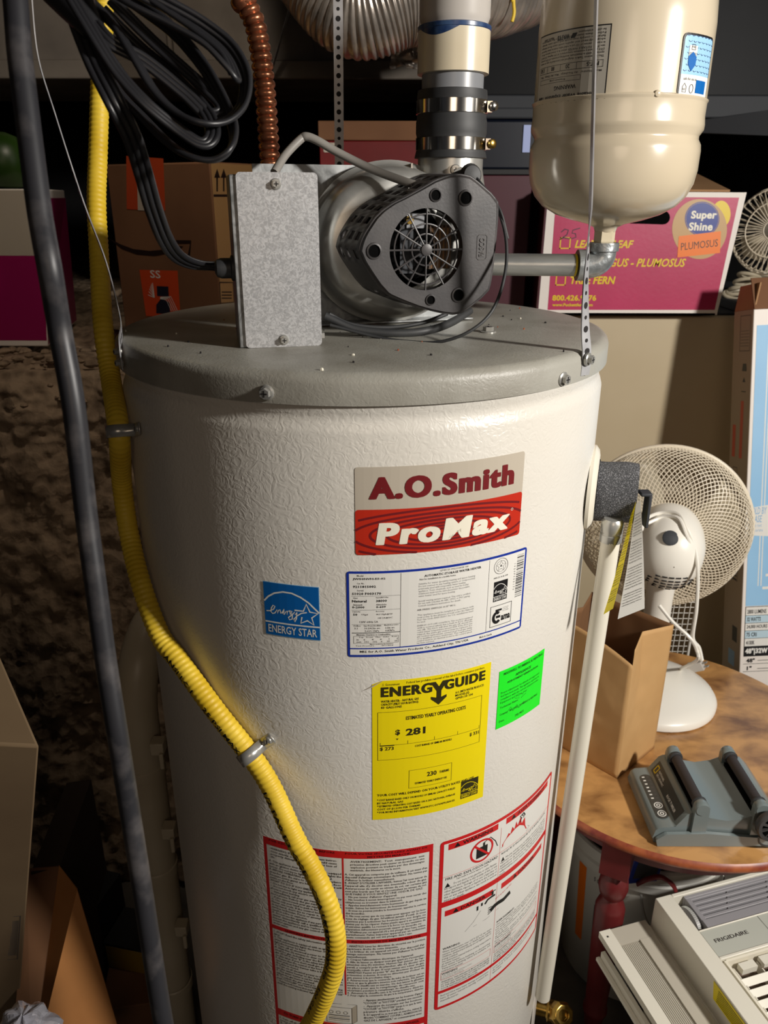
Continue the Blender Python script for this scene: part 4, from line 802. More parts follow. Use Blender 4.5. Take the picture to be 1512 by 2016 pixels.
def pclamp(i, label, ang0):
    p = path[i]; t = (path[i+2]-path[i-2]).normalized(); nrm = V((p.x, p.y, 0)).normalized(); nrm = (nrm-t*nrm.dot(t)).normalized(); sd = t.cross(nrm)
    if sd.dot(V((1, 0, .3))) < 0: sd = -sd
    mm = M(); P = []; rr_ = .0128; pts = []
    dz = -(hypot(p.x, p.y)-R)+.0012
    for k in range(13): a_ = pi + .0 - pi*k/12; pts.append(sd*rr_*cos(a_) + nrm*rr_*sin(a_))
    pts = [sd*-rr_+nrm*dz] + pts + [sd*rr_+nrm*(dz+.003), sd*(rr_+.002)+nrm*(dz+.0012), sd*(rr_+.015)+nrm*(dz+.0004), sd*(rr_+.017)+nrm*(dz+.0004)]
    for k, q in enumerate(pts):
        w_ = .0065 if k < len(pts)-1 else .0045; P += [p+q+t*w_, p+q-t*w_]
    mm.add(P, [(2*k, 2*k+2, 2*k+3, 2*k+1) for k in range(len(pts)-1)], STEEL)
    o = mm.build('pipe_clamp', solid=.0012, smooth=50); tag(o, label, 'clamp')
    sp = p + sd*(rr_+.0095) + nrm*(dz+.0008); m2 = M(); m2.lathe(STEEL, [(.0045, -.001), (.0042, .002), (.002, .0032)], 16, axis_fr(sp, nrm)); m2.box(HOLE, -.0022, .0022, -.0006, .0006, .0030, .0034, axis_fr(sp, nrm)); m2.build('clamp_screw', o)
pclamp(10*60, 'steel strap clamp holding the yellow tube high at the left edge of the heater', 0); pclamp(17*60, 'steel strap clamp holding the yellow tube across the front of the heater', 0)
# ------------------------------------------------------------------ black cords in front
cable('power_cable', [atd(18, -90, .5), atd(30, 0, .5), atd(38, 100, .5), atd(50, 200, .5), atd(65, 320, .5), atd(80, 430, .5), atd(98, 530, .5), atd(118, 650, .52), atd(145, 800, .53), atd(168, 1000, .55), atd(188, 1150, .56), atd(208, 1300, .57), atd(232, 1450, .58), atd(256, 1600, .6), atd(280, 1750, .61), atd(300, 1880, .62), atd(322, 2016, .63), atd(345, 2120, .64)], .0078, CORD, 'thick black cable hanging in front down the left side of the picture', 'cable', 20, 12)
CC = thing('extension_cord', 'black ribbed appliance cord looped in a hanging coil above the junction box', 'cord', tuple(atd(150, 0, .55)))
def ribbed(pts, wd, name='cord_loop', k=12, r=.0021):
    path = spl(pts, k); fr = frames(path, wd); mm = M()
    for s_ in (-1, 0, 1): mm.tube(CORDP, [p + a*s_*r*1.75 for p, t, a, b in fr], r, 10)
    return mm.build(name, CC, smooth=80)
d_ = .56
ribbed([atd(120, -60, d_), atd(150, 30, d_), atd(185, 120, d_), atd(225, 200, d_), atd(260, 270, .58), atd(282, 340, .6), atd(302, 410, .63), atd(325, 470, .67), atd(350, 505, .71), atd(385, 521, .75), atd(425, 524, .78), tuple(JC + V((-.004, 0, 0)))], (1, 0, 0), 'cord_lead', r=.0027)
ribbed([atd(135, -40, d_), atd(210, 30, d_), atd(262, 110, .55), atd(305, 180, .55), atd(350, 222, .55), atd(400, 243, .55), atd(445, 238, .56), atd(477, 205, .57), atd(483, 150, .575), atd(455, 95, .575), atd(400, 50, .57), atd(330, 10, .56), atd(250, -30, .55)], (0, 1, 0))
ribbed([atd(120, -40, .53), atd(180, 60, .53), atd(235, 145, .535), atd(290, 205, .54), atd(345, 250, .55), atd(395, 282, .555), atd(418, 268, .56), atd(412, 232, .57), atd(380, 190, .58), atd(330, 140, .59), atd(270, 90, .59), atd(200, 20, .58)], (.6, .8, 0))
ribbed([atd(110, -30, .57), atd(170, 70, .57), atd(225, 170, .57), atd(280, 230, .57), atd(330, 280, .565), atd(375, 308, .56), atd(420, 315, .56), atd(452, 295, .56), atd(460, 255, .57), atd(440, 200, .58), atd(400, 130, .585), atd(340, 60, .59), atd(260, 0, .59)], (.3, .9, 0))
ribbed([atd(160, -50, .54), atd(250, 5, .54), atd(330, 45, .545), atd(400, 85, .55), atd(445, 130, .555), atd(462, 150, .56), atd(440, 105, .565), atd(380, 55, .565), atd(300, 0, .56)], (0, 1, 0))
ribbed([atd(100, -60, .55), atd(165, 20, .55), atd(215, 80, .55), atd(285, 120, .56), atd(360, 180, .57), atd(410, 225, .575), atd(440, 215, .58), atd(400, 170, .585), atd(300, 80, .58), atd(220, 0, .57)], (1, .4, 0))
mm = M(); mm.tube(CORDP, [atd(110, -40, .555), atd(150, 10, .555), atd(185, 60, .555)], [.017, .014, .009], 14); mm.build('cord_bundle', CC)
mm = M().lathe(RUB, [(.004, -.006), (.008, -.004), (.0095, 0), (.0095, .009), (.012, .010), (.012, .015)], 16, axis_fr(JC + V((-.012, -.003, 0)), (1, .23, 0))); mm.build('strain_relief', CC)
# ------------------------------------------------------------------ relief valve, tags and discharge pipe
TV = thing('relief_valve', 'pressure relief valve in a speckled grey foam sleeve on the right side of the heater', 'valve', (.29, -.08, 1.05))
a = rad(73); n = V((sin(a), -cos(a), 0)); c = V((R*sin(a), -R*cos(a), 1.075))
M().lathe(CPVC, [(.050, -.002), (.050, .002), (.045, .006), (.038, .0075), (.036, .004)], 48, axis_fr(c, n, ), cap=False).build('wall_ring', TV)
M().lathe(BLKD, [(.036, .0), (.034, .008), (.024, .010)], 32, axis_fr(c, n)).build('dark_gasket', TV)
fc = V((.292, -.085, 1.075)); m1 = [atd(1178, 905, .93), atd(1268, 922, .90), atd(1243, 1042, .90), atd(1157, 1027, .93)]
mm = M(); ax = V((1, -.25, 0)).normalized(); f2 = axis_fr(V((.272, -.088, 1.0755)), ax); prf = []
cx_ = [(-.030, .0, .0), (.0, 0, 0)]
def foam(u, v):
    th = 2*pi*u; x_ = .036*cos(th); y_ = .027*sin(th); q = 1 + .05*noise.noise(V((x_*30, y_*30, v*2))); return f2 @ V((x_*q - .002, y_*q, -.008+v*.052))
mm.grid(FOAM, foam, 40, 10, True); P = [foam(i/40, 1) for i in range(40)]; mm.add(P, [tuple(range(40))], FOAM); P = [foam(i/40, 0) for i in range(40)]; mm.add(P, [tuple(reversed(range(40)))], FOAM)
mm.build('foam_sleeve', TV, smooth=50)
lv = atd(1272, 1000, .885); mm = M(); f3 = FR(lv, (0, 1, 0), (0, 0, 1), (1, 0, 0)); mm.box(DGREY, -.008, .008, -.022, .018, -.0015, .003, f3); mm.box(DGREY, -.008, .008, .016, .020, -.010, .003, f3); mm.build('test_lever', TV, bevel=.0015)
un = atd(1204, 1046, .895); mm = M(); mm.lathe(STEEL, [(.0125, -.012), (.0125, -.003), (.0118, -.0025), (.0118, -.001), (.0125, 0), (.0125, .012), (.010, .016)], 28, Matrix.Translation(un)); mm.build('union_nut', TV)
b0 = atd(1204, 1052, .895); b1 = atd(1068, 1962, 1.135)
o = M().tube(CPVC, [b0.lerp(b1, i/4) for i in range(5)], .0108, 32).build('discharge_pipe', smooth=60); tag(o, 'long white plastic pipe leaning down the right side of the heater', 'pipe')
def tagsheet(name, c4, mt, label, txt, par=TV):
    A_, B_, C_, D_ = c4; w, h = .030, .145
    qm = quadmap(A_, B_, C_, D_, w, h)
    def f(u, v, o): x, y_, z = qm(u, v, o); q = .006*sin(pi*v/h); return (x, y_-q*.6, z)
    L = Label(f, w, h, step=.005); 
    m_ = L.m; m_.grid(mt, lambda a_, b_: f(a_*w, b_*h, 0), 6, 20)
    for i in range(32):
        if i % 9 == 8: continue
        yy = h-.016-i*.0037
        if yy < .01: break
        L.text(txt[i % len(txt)], .003, yy, w-.003, yy+.0019, KS if mt is not EYEL else DK, .02, lay=2, res=1)
    o = m_.build(name, smooth=60); tag(o, label, 'tag'); return o
TX = ['WARNING: inspect relief valve', 'every year and replace it if', 'the valve lever is not free', 'discharge piping must be', 'the same size as the outlet', 'do not plug or cap the pipe', 'see instructions before use']
tagsheet('warning_tag', [atd(1188, 1210, .885), atd(1207, 1198, .875), atd(1252, 988, .872), atd(1247, 992, .885)], EYEL, 'yellow folded paper tag hanging from the relief valve', TX)
tagsheet('instruction_tag', [atd(1216, 1219, .868), atd(1269, 1198, .858), atd(1261, 985, .866), atd(1252, 992, .872)], PW, 'white paper tag hanging from the relief valve beside the yellow one', TX)
def proj(p):
    v = V(p)-CAM; x = v.dot(RT); y_ = v.dot(UP); z = v.dot(FW); return 756+F*x/z, 1008-F*y_/z
def pxy(Y, *a):  # pixel rect on the plane y = Y
    out = []
    for i in range(0, len(a), 2): q = aty(a[i], a[i+1], Y); out += [q.x, q.z]
    return out
def raypl(px, py, O, N_): d = ray(px, py); return CAM + d*((V(O)-CAM).dot(N_)/d.dot(N_))
# ------------------------------------------------------------------ beige cabinet and the magenta boxes
CB = thing('storage_cabinet', 'tall beige metal cabinet behind the heater, under the magenta flower box', 'cabinet', (.8, 1.05, 0))
M().box(BEIGE, .13, 1.6, .80, 1.28, 0, 1.150).build('cabinet_body', CB, bevel=.004)
M().box(DGREY, .13, 1.6, .815, 1.28, 1.1505, 1.156).box(DGREY, .8, 1.6, .83, 1.28, 1.1562, 1.178).build('cabinet_top', CB, bevel=.003)
Yb = .76
PB = thing('flower_box', 'magenta flower box lettered in yellow on the cabinet behind the beige tank', 'box', (.56, .9, 1.157))
bl, br, tr, tl = (aty(1055, 623, Yb), aty(1411, 621, Yb), aty(1470, 379, Yb), aty(1076, 376, Yb))
zb = 1.158; bl.z = br.z = zb
bk = [p + V((-.01 if p.x > .5 else .02, .30, 0)) for p in (bl, br, tr, tl)]
mm = M()
def wallq(a, b, c, d, mt): 
    nrm = (b-a).cross(d-a).normalized()*.004; mm.hexa(mt, [a, b, b-nrm, a-nrm, d, c, c-nrm, d-nrm])
wallq(bl, br, tr, tl, WHT); wallq(br, bk[1], bk[2], tr, WHT); wallq(bk[0], bl, tl, bk[3], PINKD); wallq(bk[1], bk[0], bk[3], bk[2], CARDD)
mm.hexa(CARDD, [bl, br, bk[1], bk[0]] + [q + V((0, 0, .004)) for q in (bl, br, bk[1], bk[0])])
mm.build('carton', PB)
mm = M(); mm.hexa(CARD, [tl+V((.01, .01, .001)), tr+V((-.03, .01, .001)), bk[2]+V((-.02, -.02, .05)), bk[3]+V((0, -.02, .03))]+[q+V((0, 0, .004)) for q in (tl+V((.01, .01, .001)), tr+V((-.03, .01, .001)), bk[2]+V((-.02, -.02, .05)), bk[3]+V((0, -.02, .03)))]); mm.build('top_flap', PB)
L = Label(planemap((0, Yb, 0), (1, 0, 0), (0, 0, 1)), 1, 1, step=1)
P = [aty(a, b, Yb) for a, b in ((1078, 610), (1407, 610), (1455, 389), (1095, 386))]; L.poly([(q.x, q.z) for q in P], PINK, 1)
def TX_(t, a, b, c, d, mt, bold=.02, ital=0, lay=4, **k):
    q = pxy(Yb, a, d, c, b); L.text(t, q[0], q[1], q[2], q[3], mt, bold, ital, lay=lay, **k)
TX_('LEATHERLEAF', 1131, 473, 1248, 488, GOLD, .03, .25); TX_('ASPARAGUS - PLUMOSUS', 1128, 509, 1351, 525, GOLD, .02, .25); TX_('TREE FERN', 1122, 544, 1212, 559, GOLD, .03, .15)
TX_('800.426.9976', 1087, 581, 1174, 592, GOLD, .04); TX_('www.Puckettfern.com', 1087, 597, 1167, 603, GOLD, .03)
for a, b, c, d in ((1101, 467, 1124, 490), (1093, 539, 1115, 562)): q = pxy(Yb, a, d, c, b); L.frame(q[0], q[1], q[2], q[3], .0022, GOLD, 4)
q = lambda pts: [(aty(a, b, Yb).x, aty(a, b, Yb).z) for a, b in pts]
L.stroke(q([(1105, 457), (1112, 451), (1119, 453), (1116, 462), (1102, 472), (1110, 468), (1122, 470)]), .0018, DNAV, 6); L.stroke(q([(1142, 449), (1128, 453), (1126, 459), (1133, 460), (1134, 467), (1125, 470)]), .0018, DNAV, 6)
L.poly(q([(1240, 416)] + [(1305+14*sin(t*pi/8), 428-14*cos(t*pi/8)) for t in range(9)] + [(1240, 440)]), BLKD, 4)
L.poly(q([(1420+18*cos(t*pi/16), 421+26*sin(t*pi/16)) for t in range(32)]), GOLD, 3)
L.poly(q([(1377+54*cos(t*pi/24), 451+59*sin(t*pi/24)) for t in range(48)]), KRA, 4); L.poly(q([(1382+34*cos(t*pi/24), 431+34*sin(t*pi/24)) for t in range(48)]), NAV, 5)
L.stroke(q([(1382+32*cos(t*pi/24), 431+32*sin(t*pi/24)) for t in range(49)]), .0006, KRA, 6)
TX_('Super', 1359, 415, 1412, 435, CRM, .04, lay=6); TX_('Shine', 1355, 438, 1404, 454, CRM, .04, lay=6)
L.poly(q([(1333, 507), (1417, 498), (1419, 455), (1336, 465)]), ORG, 7)
vs = q([(1340, 493), (1413, 485)]); a_ = atan2(vs[1][1]-vs[0][1], vs[1][0]-vs[0][0]); L.text('PLUMOSUS', vs[0][0], vs[0][1], vs[1][0], vs[0][1]+.0145, K, 0, lay=8, rot=a_)
L.build('printed_front', PB, 'magenta printed front with yellow lettering and round stickers')
a, b = aty(930, 600, .84), aty(1062, 345, .84)
mm = M().box(PINKD, .135, .335, .84, 1.15, 1.1565, b.z); mm.box(DARK, .13, .34, .835, 1.155, b.z, b.z+.012)
tag(mm.build('lidded_box', bevel=.002), 'magenta box with its colour darkened for shadow, between the motor and the magenta flower box', 'box')
a, b = aty(962, 330, .93), aty(1046, 214, .93); zt = aty(1000, 345, .84).z
BN = thing('plastic_bin', 'dark blue glossy bin behind the vent pipe with a pale lit edge', 'bin', ((a.x+b.x)/2, 1.0, a.z))
a0 = aty(1062, 345, .84).z+.0125; c1, c2 = aty(968, 250, .93), aty(1040, 250, .93)
M().box(NAVY, c1.x-.08, c2.x+.06, .93, .99, a0, b.z-.02).build('bin_body', BN, bevel=.006)
M().box(DGREY, c1.x-.085, c2.x+.065, .925, .995, b.z-.0195, b.z+.002).build('bin_lid', BN, bevel=.004)
q1, q2 = aty(1028, 300, .928), aty(1046, 246, .928); M().box(LILAC, q1.x, q2.x, .927, .9298, q1.z, q2.z).build('lit_corner', BN)['label'] = 'pale blue lit corner'  # pale strip paints the light on the bin's corner
# white caged fan on the cabinet
FC = aty(1530, 455, .93)
WF = thing('caged_fan', 'white wire-caged fan standing on the cabinet right of the magenta flower box', 'fan', (FC.x, .95, 1.18))
ax = V((-.55, -.8, .1)).normalized(); fF = axis_fr(FC, ax); rF = .095; mm = M()
for i in range(44):
    th = 2*pi*i/44; mm.tube(MESHW, [fF @ V((r_*rF*cos(th), r_*rF*sin(th), z_)) for r_, z_ in ((.22, .045), (.6, .042), (.9, .028), (1, .0), (.9, -.025), (.5, -.04))], .0013, 5)
for r_, z_ in ((1.0, 0), (.62, .043), (.22, .046), (.94, .022)): mm.tube(MESHW, [fF @ V((r_*rF*cos(2*pi*k/40), r_*rF*sin(2*pi*k/40), z_)) for k in range(41)], .0024 if r_ == 1 else .0014, 6)
mm.build('cage', WF); M().lathe(FANW, [(.03, -.08), (.034, -.05), (.034, -.02), (.01, 0)], 24, fF).build('fan_motor', WF)
mm = M()
for k in range(3):
    mm.add([fF @ V((r_*cos(t_)*1, r_*sin(t_), .01+zz)) for r_, t_, zz in ((.02, k*2.1, 0), (.075, k*2.1-.35, -.008), (.082, k*2.1+.2, 0), (.07, k*2.1+.8, .012), (.02, k*2.1+.5, .004))], [(0, 1, 2, 3, 4)], DWHITE)
mm.build('blades', WF, solid=.0015)
mm = M().tube(FANW, [(FC.x, .95, FC.z-.09), (FC.x, .95, 1.2)], .014, 14); mm.lathe(FANW, [(.06, 1.1795), (.06, 1.188), (.02, 1.205)], 32, Matrix.Translation((FC.x, .95, 0))); mm.build('fan_stand', WF)
mm = M(); c = aty(1462, 540, .9)
for k in range(5): mm.tube(DWHITE, [V((c.x+.035*cos(t_*.35)*(1-.08*k)+.004*k, c.y+.02*sin(t_*.35), 1.185+k*.010+.008*sin(t_*.35+k))) for t_ in range(19)], .0042, 8)
mm.build('cord_coil', WF)['label'] = 'coiled white cord'
# ------------------------------------------------------------------ tall light carton leaning on the cabinet
E0 = V((.804, .38, .001)); E1 = V((.742, .612, 1.19)); UPc = (E1-E0).normalized(); hC = (E1-E0).length; Xc = V((1, 0, 0)); Xc = (Xc-UPc*Xc.dot(UPc)).normalized(); Nc = Xc.cross(UPc).normalized()
CT = thing('light_carton', 'tall blue and white tube light carton leaning beside the fan', 'carton', tuple(E0))
wC, dC = .34, .085; mm = M(); c0 = [E0, E0+Xc*wC, E0+Xc*wC-Nc*dC, E0-Nc*dC]; mm.hexa(WHT, c0+[q+UPc*hC for q in c0]); mm.build('carton_body', CT, bevel=.0015)
def uvC(px, py): p = raypl(px, py, E0, Nc)-E0; return p.dot(Xc), p.dot(UPc)
L = Label(planemap(E0, Xc, UPc), 1, 1, step=1); vv = lambda y_: uvC(1500, y_)[1]; v0 = vv(1192)
L.rect(.007, v0, wC, vv(640), BLUEC, 1)
for u_ in (.03, .036): L.rect(u_, vv(1155)+.002, u_+.002, vv(600), PW, 2)
L.rect(.046, vv(1135), wC, vv(1130), PW, 2); L.rect(.040, vv(1160), wC, vv(1155), PW, 2); L.rect(.05, vv(1090), .10, vv(620), PW, 2)
L.poly([(.0, vv(1052)), (.12, vv(1062)), (.12, vv(985)), (.0, vv(1000))], PW, 3); SB = ink('soft_blue', 140, 180, 214)
L.text('SOLD BY', .008, vv(1012), .042, vv(998), SB, .01, .1, lay=4); L.text('CASE', .012, vv(1028), .033, vv(1014), SB, .01, .1, lay=4); L.text('do not', .016, vv(1037), .033, vv(1030), SB, 0, lay=4, res=1); L.text('separate', .012, vv(1048), .036, vv(1041), SB, 0, lay=4, res=1)
SPB = ink('spec_blue', 186, 210, 222); us = .007
L.frame(us, vv(1272), .2, vv(1193), .0012, K, 3)
for i, (t, yy) in enumerate((('2800 LUMENS', 1203), ('32 WATTS', 1218), ('24,000 HOURS', 1233), ('75 CRI', 1248), ('4100K', 1264))):
    L.rect(us, vv(yy+8), .2, vv(yy-8), SPB if i % 2 else PW, 2); L.rect(us, vv(yy+8), .2, vv(yy+7.2), K, 3); L.text(t, us+.004, vv(yy+4), us+.004+.0036*len(t), vv(yy-4), K, .02, lay=4)
L.rect(us, vv(1291), .2, vv(1272), K, 3); L.text('48"|32W', us+.003, vv(1288), us+.05, vv(1275), PW, .05, lay=5)
L.text('48"', us+.006, vv(1303), us+.024, vv(1295), K, .04, lay=4); L.text('1"', us+.008, vv(1318), us+.018, vv(1310), K, .03, lay=4)
for yy in (1306, 1321): L.rect(us, vv(yy), .2, vv(yy-.8), K, 3)
L.rect(us+.03, vv(1300), .2, vv(1299), K, 3); L.rect(us+.03, vv(1316), .2, vv(1315), K, 3)
L.build('printed_front', CT, 'blue and white printed front')
L = Label(planemap(E0-Nc*dC, Nc, UPc), 1, 1, step=1); L.rect(.0006, .0006, dC-.0006, hC-.0006, TAUPE, 1)
for a, b, yy, y2 in ((.03, .075, 690, 618), (.02, .04, 975, 925), (.02, .06, 1150, 1060)): L.frame(a, vv(yy), b, vv(y2), .0012, K, 3)
for k in range(12): L.rect(.024, vv(1146-k*7), .056, vv(1146-k*7+3), K, 3)
L.rect(.045, vv(905), .058, vv(790), DORG, 3); L.rect(.012, vv(905), .026, vv(840), DORG, 3)
for k in range(6): L.rect(.034, vv(650+k*6), .07, vv(650+k*6-1), KS, 3)
L.poly([(.045, vv(730)), (.065, vv(730)), (.062, vv(715)), (.048, vv(715))], K, 3); L.rect(.045, vv(772), .065, vv(770), K, 3); L.poly([(.048, vv(752)), (.055, vv(742)), (.062, vv(752))], K, 3); L.rect(.045, vv(1270), .068, vv(1240), K, 3); L.rect(.03, vv(1320), .06, vv(1290), SB, 3)
L.build('printed_side', CT, 'taupe side with small symbols')
mm = M(); t0 = E1; mm.hexa(CARDD, [t0, t0+Xc*wC, t0+Xc*wC+V((0, -.003, .0)), t0+V((0, -.003, 0))]+[q+UPc*.06+Nc*-.02 for q in (t0, t0+Xc*wC, t0+Xc*wC+V((0, -.003, 0)), t0+V((0, -.003, 0)))]); t1 = t0-Nc*dC
mm.hexa(CARD, [t1, t0, t0+V((.003, 0, 0)), t1+V((.003, 0, 0))]+[q+UPc*.05+V((.01, 0, 0)) for q in (t1, t0, t0+V((.003, 0, 0)), t1+V((.003, 0, 0)))]); mm.build('open_flaps', CT, smooth=0)
# ------------------------------------------------------------------ round table
TC = V((.5325, .2042, 0)); TR = .2975
TB = thing('round_table', 'small round wooden table with red turned legs', 'table', (TC.x, TC.y, 0))
T = Matrix.Translation(TC)
M().lathe(TOPW, [(.001, .5), (TR-.006, .5)][::-1] + [], 96, T, cap=False).lathe(EDGE, [(TR-.008, .484), (TR-.002, .486), (TR, .491), (TR-.001, .4965), (TR-.006, .5)], 96, T, cap=False).lathe(REDP, [(.001, .4838), (TR-.008, .4838)], 64, T, cap=False).build('tabletop', TB, smooth=50)
M().lathe(REDP, [(.238, .425), (.242, .425), (.242, .4838), (.238, .4838), (.238, .425)], 64, T, cap=False).build('apron', TB)
lp = [(.0125, 0), (.0125, .02), (.0155, .03), (.012, .045), (.0145, .06), (.0165, .085), (.0205, .095), (.0205, .102), (.0175, .108), (.0195, .16), (.0225, .26), (.0235, .335), (.0205, .345), (.0150, .352), (.0145, .358), (.0205, .366), (.0235, .380), (.0215, .396), (.0145, .405), (.0150, .410), (.021, .4155)]
a0_ = atan2(-.019-TC.y, .387-TC.x)
for k in range(3):
    th = a0_+k*2*pi/3; c = TC+V((cos(th), sin(th), 0))*.2615; m_ = M().lathe(REDP, lp, 24, Matrix.Translation(c)); f2 = Matrix.Translation(c) @ Matrix.Rotation(th+.1, 4, 'Z'); m_.box(REDP, -.022, .022, -.022, .022, .4155, .4835, f2); m_.build('leg', TB, smooth=35)
# ------------------------------------------------------------------ desk fan seen from behind
BC = V((.535, .325, .5)); G = aty(1305, 1038, .40); Mo = atd(1330, 1128, 1.30); n = (Mo-G).normalized(); n = (n*.75 + (CAM-G).normalized()*.25).normalized(); fG = axis_fr(G, n, (0, 0, 1))
DF = thing('desk_fan', 'white desk fan with a round mesh grille turned away on the table', 'fan', tuple(BC))
dF = (G-CAM).dot(FW); RG = 163/F*dF; mm = M()
prof_b = [(1, 0), (.985, .016), (.93, .034), (.82, .049), (.66, .060), (.48, .066), (.30, .068)]
def pr_at(q):
    x_ = q*(len(prof_b)-1); i = min(int(x_), len(prof_b)-2); t_ = x_-i; return [prof_b[i][k]*(1-t_)+prof_b[i+1][k]*t_ for k in (0, 1)]
NW = 84
for sgn in (1, -1):
    for i in range(NW):
        pts = []
        for k in range(13):
            r_, z_ = pr_at(k/12); th = 2*pi*i/NW + sgn*k/12*1.15; pts.append(fG @ V((r_*RG*cos(th), r_*RG*sin(th), z_)))
        mm.tube(MESHW, pts, .00085, 4, cap=False)
mm.build('rear_grille', DF, smooth=80)
mm = M()
for sgn in (1, -1):
    for i in range(60):
        pts = []
        for k in range(8):
            r_, z_ = pr_at(k/7); th = 2*pi*i/60 + sgn*k/7*1.15; pts.append(fG @ V((r_*RG*.985*cos(th), r_*RG*.985*sin(th), -.006-z_*.8)))
        mm.tube(MESHW, pts, .0008, 4, cap=False)
mm.build('front_grille', DF, smooth=80)
M().tube(MESHW, [fG @ V((RG*cos(2*pi*k/72), RG*sin(2*pi*k/72), -.002)) for k in range(73)], .0042, 10).build('rim', DF)
for k in range(3):
    mm = M(); mm.grid(DWHITE, lambda u, v: fG @ V(((.03+u*.105)*cos(k*2*pi/3+v*1.1+u*.3), (.03+u*.105)*sin(k*2*pi/3+v*1.1+u*.3), .002+.028*(v-.5))), 8, 6); mm.build('blade', DF, solid=.0015)
# motor housing: egg
mz = V((0, 0, 1)); f4 = axis_fr(G + n*.055, (Mo-G).normalized()*.8+n*.2, (0, 0, 1)); le = .115
hp_ = [(.062, 0), (.066, .012), (.0665, .03), (.064, .055), (.057, .08), (.046, .098), (.030, .110), (.012, .1155), (.001, .116)]
mm = M(); mm.lathe(FANW, hp_, 40, f4 @ Matrix.Diagonal((1.10, .92, 1, 1)), cap=False); mm.build('motor_housing', DF, smooth=60)
mm = M()
for j in range(5):
    for i in range(-3, 4):
        if abs(i)+abs(j-2) > 4: continue
        # slots near the lower rear of the housing
        z_ = .100-j*.0085; 
        rr_ = .9*.066*sqrt(max(.01, 1-(z_/.118)**2.6)); x_ = -.010-j*.008; y_ = i*.011
        c = f4 @ V((x_-.012, y_, 0)); 
        d3 = (f4.to_3x3() @ V((0, 0, 1)))
        # ride on the surface
        q_ = hypot((x_-.012)/1.10, y_/.92)
        zz = 0
        for a, b in zip(hp_[:-1], hp_[1:]):
            if b[0] <= q_ <= a[0]: zz = a[1]+(a[0]-q_)/max(1e-6, a[0]-b[0])*(b[1]-a[1])
        c = f4 @ V((x_-.012, y_, zz+.0002)); nn = (f4.to_3x3() @ V(((x_-.012)*8, y_*8, 1))).normalized(); f5 = axis_fr(c, nn, f4.to_3x3() @ V((0, 1, 0)))
        mm.box(HOLE, -.0042, .0042, -.0011, .0011, -.001, .0008, f5)
mm.build('cooling_slots', DF)['kind'] = 'stuff'
q_ = f4 @ V((.036, .010, .088)); kn = f4.to_3x3() @ V((.8, 0, 1)); mm = M().lathe(DGREY, [(.007, -.006), (.007, .006), (.012, .010), (.013, .016), (.010, .018)], 20, axis_fr(q_, kn)); mm.build('oscillation_knob', DF)['label'] = 'grey knob'
nb = f4 @ V((-.055, 0, .03)); mm = M().tube(FANW, [nb + V((0, 0, .01)), V((nb.x*.3+BC.x*.7, BC.y+.01, nb.z-.06)), V((BC.x, BC.y+.01, .53))], [.026, .024, .024], 20); mm.build('neck', DF, smooth=60)
mm = M().lathe(FANW, [(.112, .5005), (.118, .503), (.1185, .510), (.114, .517), (.095, .526), (.06, .536), (.03, .541), (.001, .542)], 64, Matrix.Translation((BC.x+.005, BC.y, 0)), cap=False); mm.build('base', DF, smooth=60)
hd = (Mo-CAM).dot(FW)
mm = M(); cpts = [atd(1262, 1045, hd+.02), atd(1272, 1022, hd+.03), atd(1300, 1010, hd+.04), atd(1335, 1012, hd+.02), atd(1352, 1040, hd), atd(1368, 1080, hd), atd(1374, 1130, hd), atd(1371, 1200, hd+.02), atd(1364, 1255, hd+.04), atd(1376, 1275, hd+.05), atd(1382, 1300, hd+.055)]
mm.tube(FANW, spl(cpts, 8), .0032, 8)
mm.tube(FANW, spl([atd(1298, 1192, hd+.06), atd(1325, 1225, hd+.05), atd(1360, 1258, hd+.04), atd(1372, 1282, hd+.05), atd(1372, 1300, hd+.055), atz(1340, 1317, .53)], 8), .0032, 8)
mm.tube(FANW, spl([atd(1275, 1030, hd+.03), atd(1305, 1018, hd+.03), atd(1335, 1020, hd+.01), atd(1350, 1050, hd-.005), atd(1362, 1080, hd)], 8), .0032, 8)
mm.build('power_cord', DF)
f6 = axis_fr(atz(1371, 1312, .525), (.45, -.3, .35)); mm = M().box(WPVC, -.009, .009, -.007, .007, -.016, .014, f6).box(STEEL, -.005, -.003, -.004, .004, .014, .024, f6).box(STEEL, .003, .005, -.004, .004, .014, .024, f6); mm.build('plug', DF, bevel=.002)
# ------------------------------------------------------------------ paper bag
Fp, Rp, Lp = V((.410, .090, .5008)), V((.496, .167, .5008)), V((.305, .203, .5008)); Bp = Lp+Rp-Fp; hb = .246
PBG = thing('paper_bag', 'open brown paper bag standing on the table behind the white pipe', 'bag', ((Fp.x+Bp.x)/2, (Fp.y+Bp.y)/2, .5))
def side(a, b, top, fold=0, amp=.003, dip=0):
    nr = V((0, 0, 1)).cross(b-a).normalized()*-1
    return lambda u, v: tuple(a.lerp(b, u) + V((0, 0, (hb + dip*u**2*1.0 - dip*0)*v)) + nr*(-fold*(1-abs(2*u-1))*v*1.1 + amp*noise.noise(V((u*5, v*6, a.x*9)))*sin(pi*v)*sin(pi*u)))
mm = M(); mm.grid(BAG, side(Lp, Fp, 1, 0, .006, -.028), 20, 28); mm.build('front_panel', PBG, smooth=50, solid=.0006)
mm = M(); mm.grid(BAG, side(Fp, Rp, 1, .020, .004), 20, 28)
mm.build('side_gusset', PBG, smooth=25, solid=.0006)
mm = M(); mm.grid(BAGD, side(Rp, Bp, 1, 0, .004), 20, 20); mm.build('back_panel', PBG, smooth=50, solid=.0006)
mm = M(); mm.grid(BAGD, side(Bp, Lp, 1, .02, .004), 20, 20); mm.build('side_gusset', PBG, smooth=25, solid=.0006)
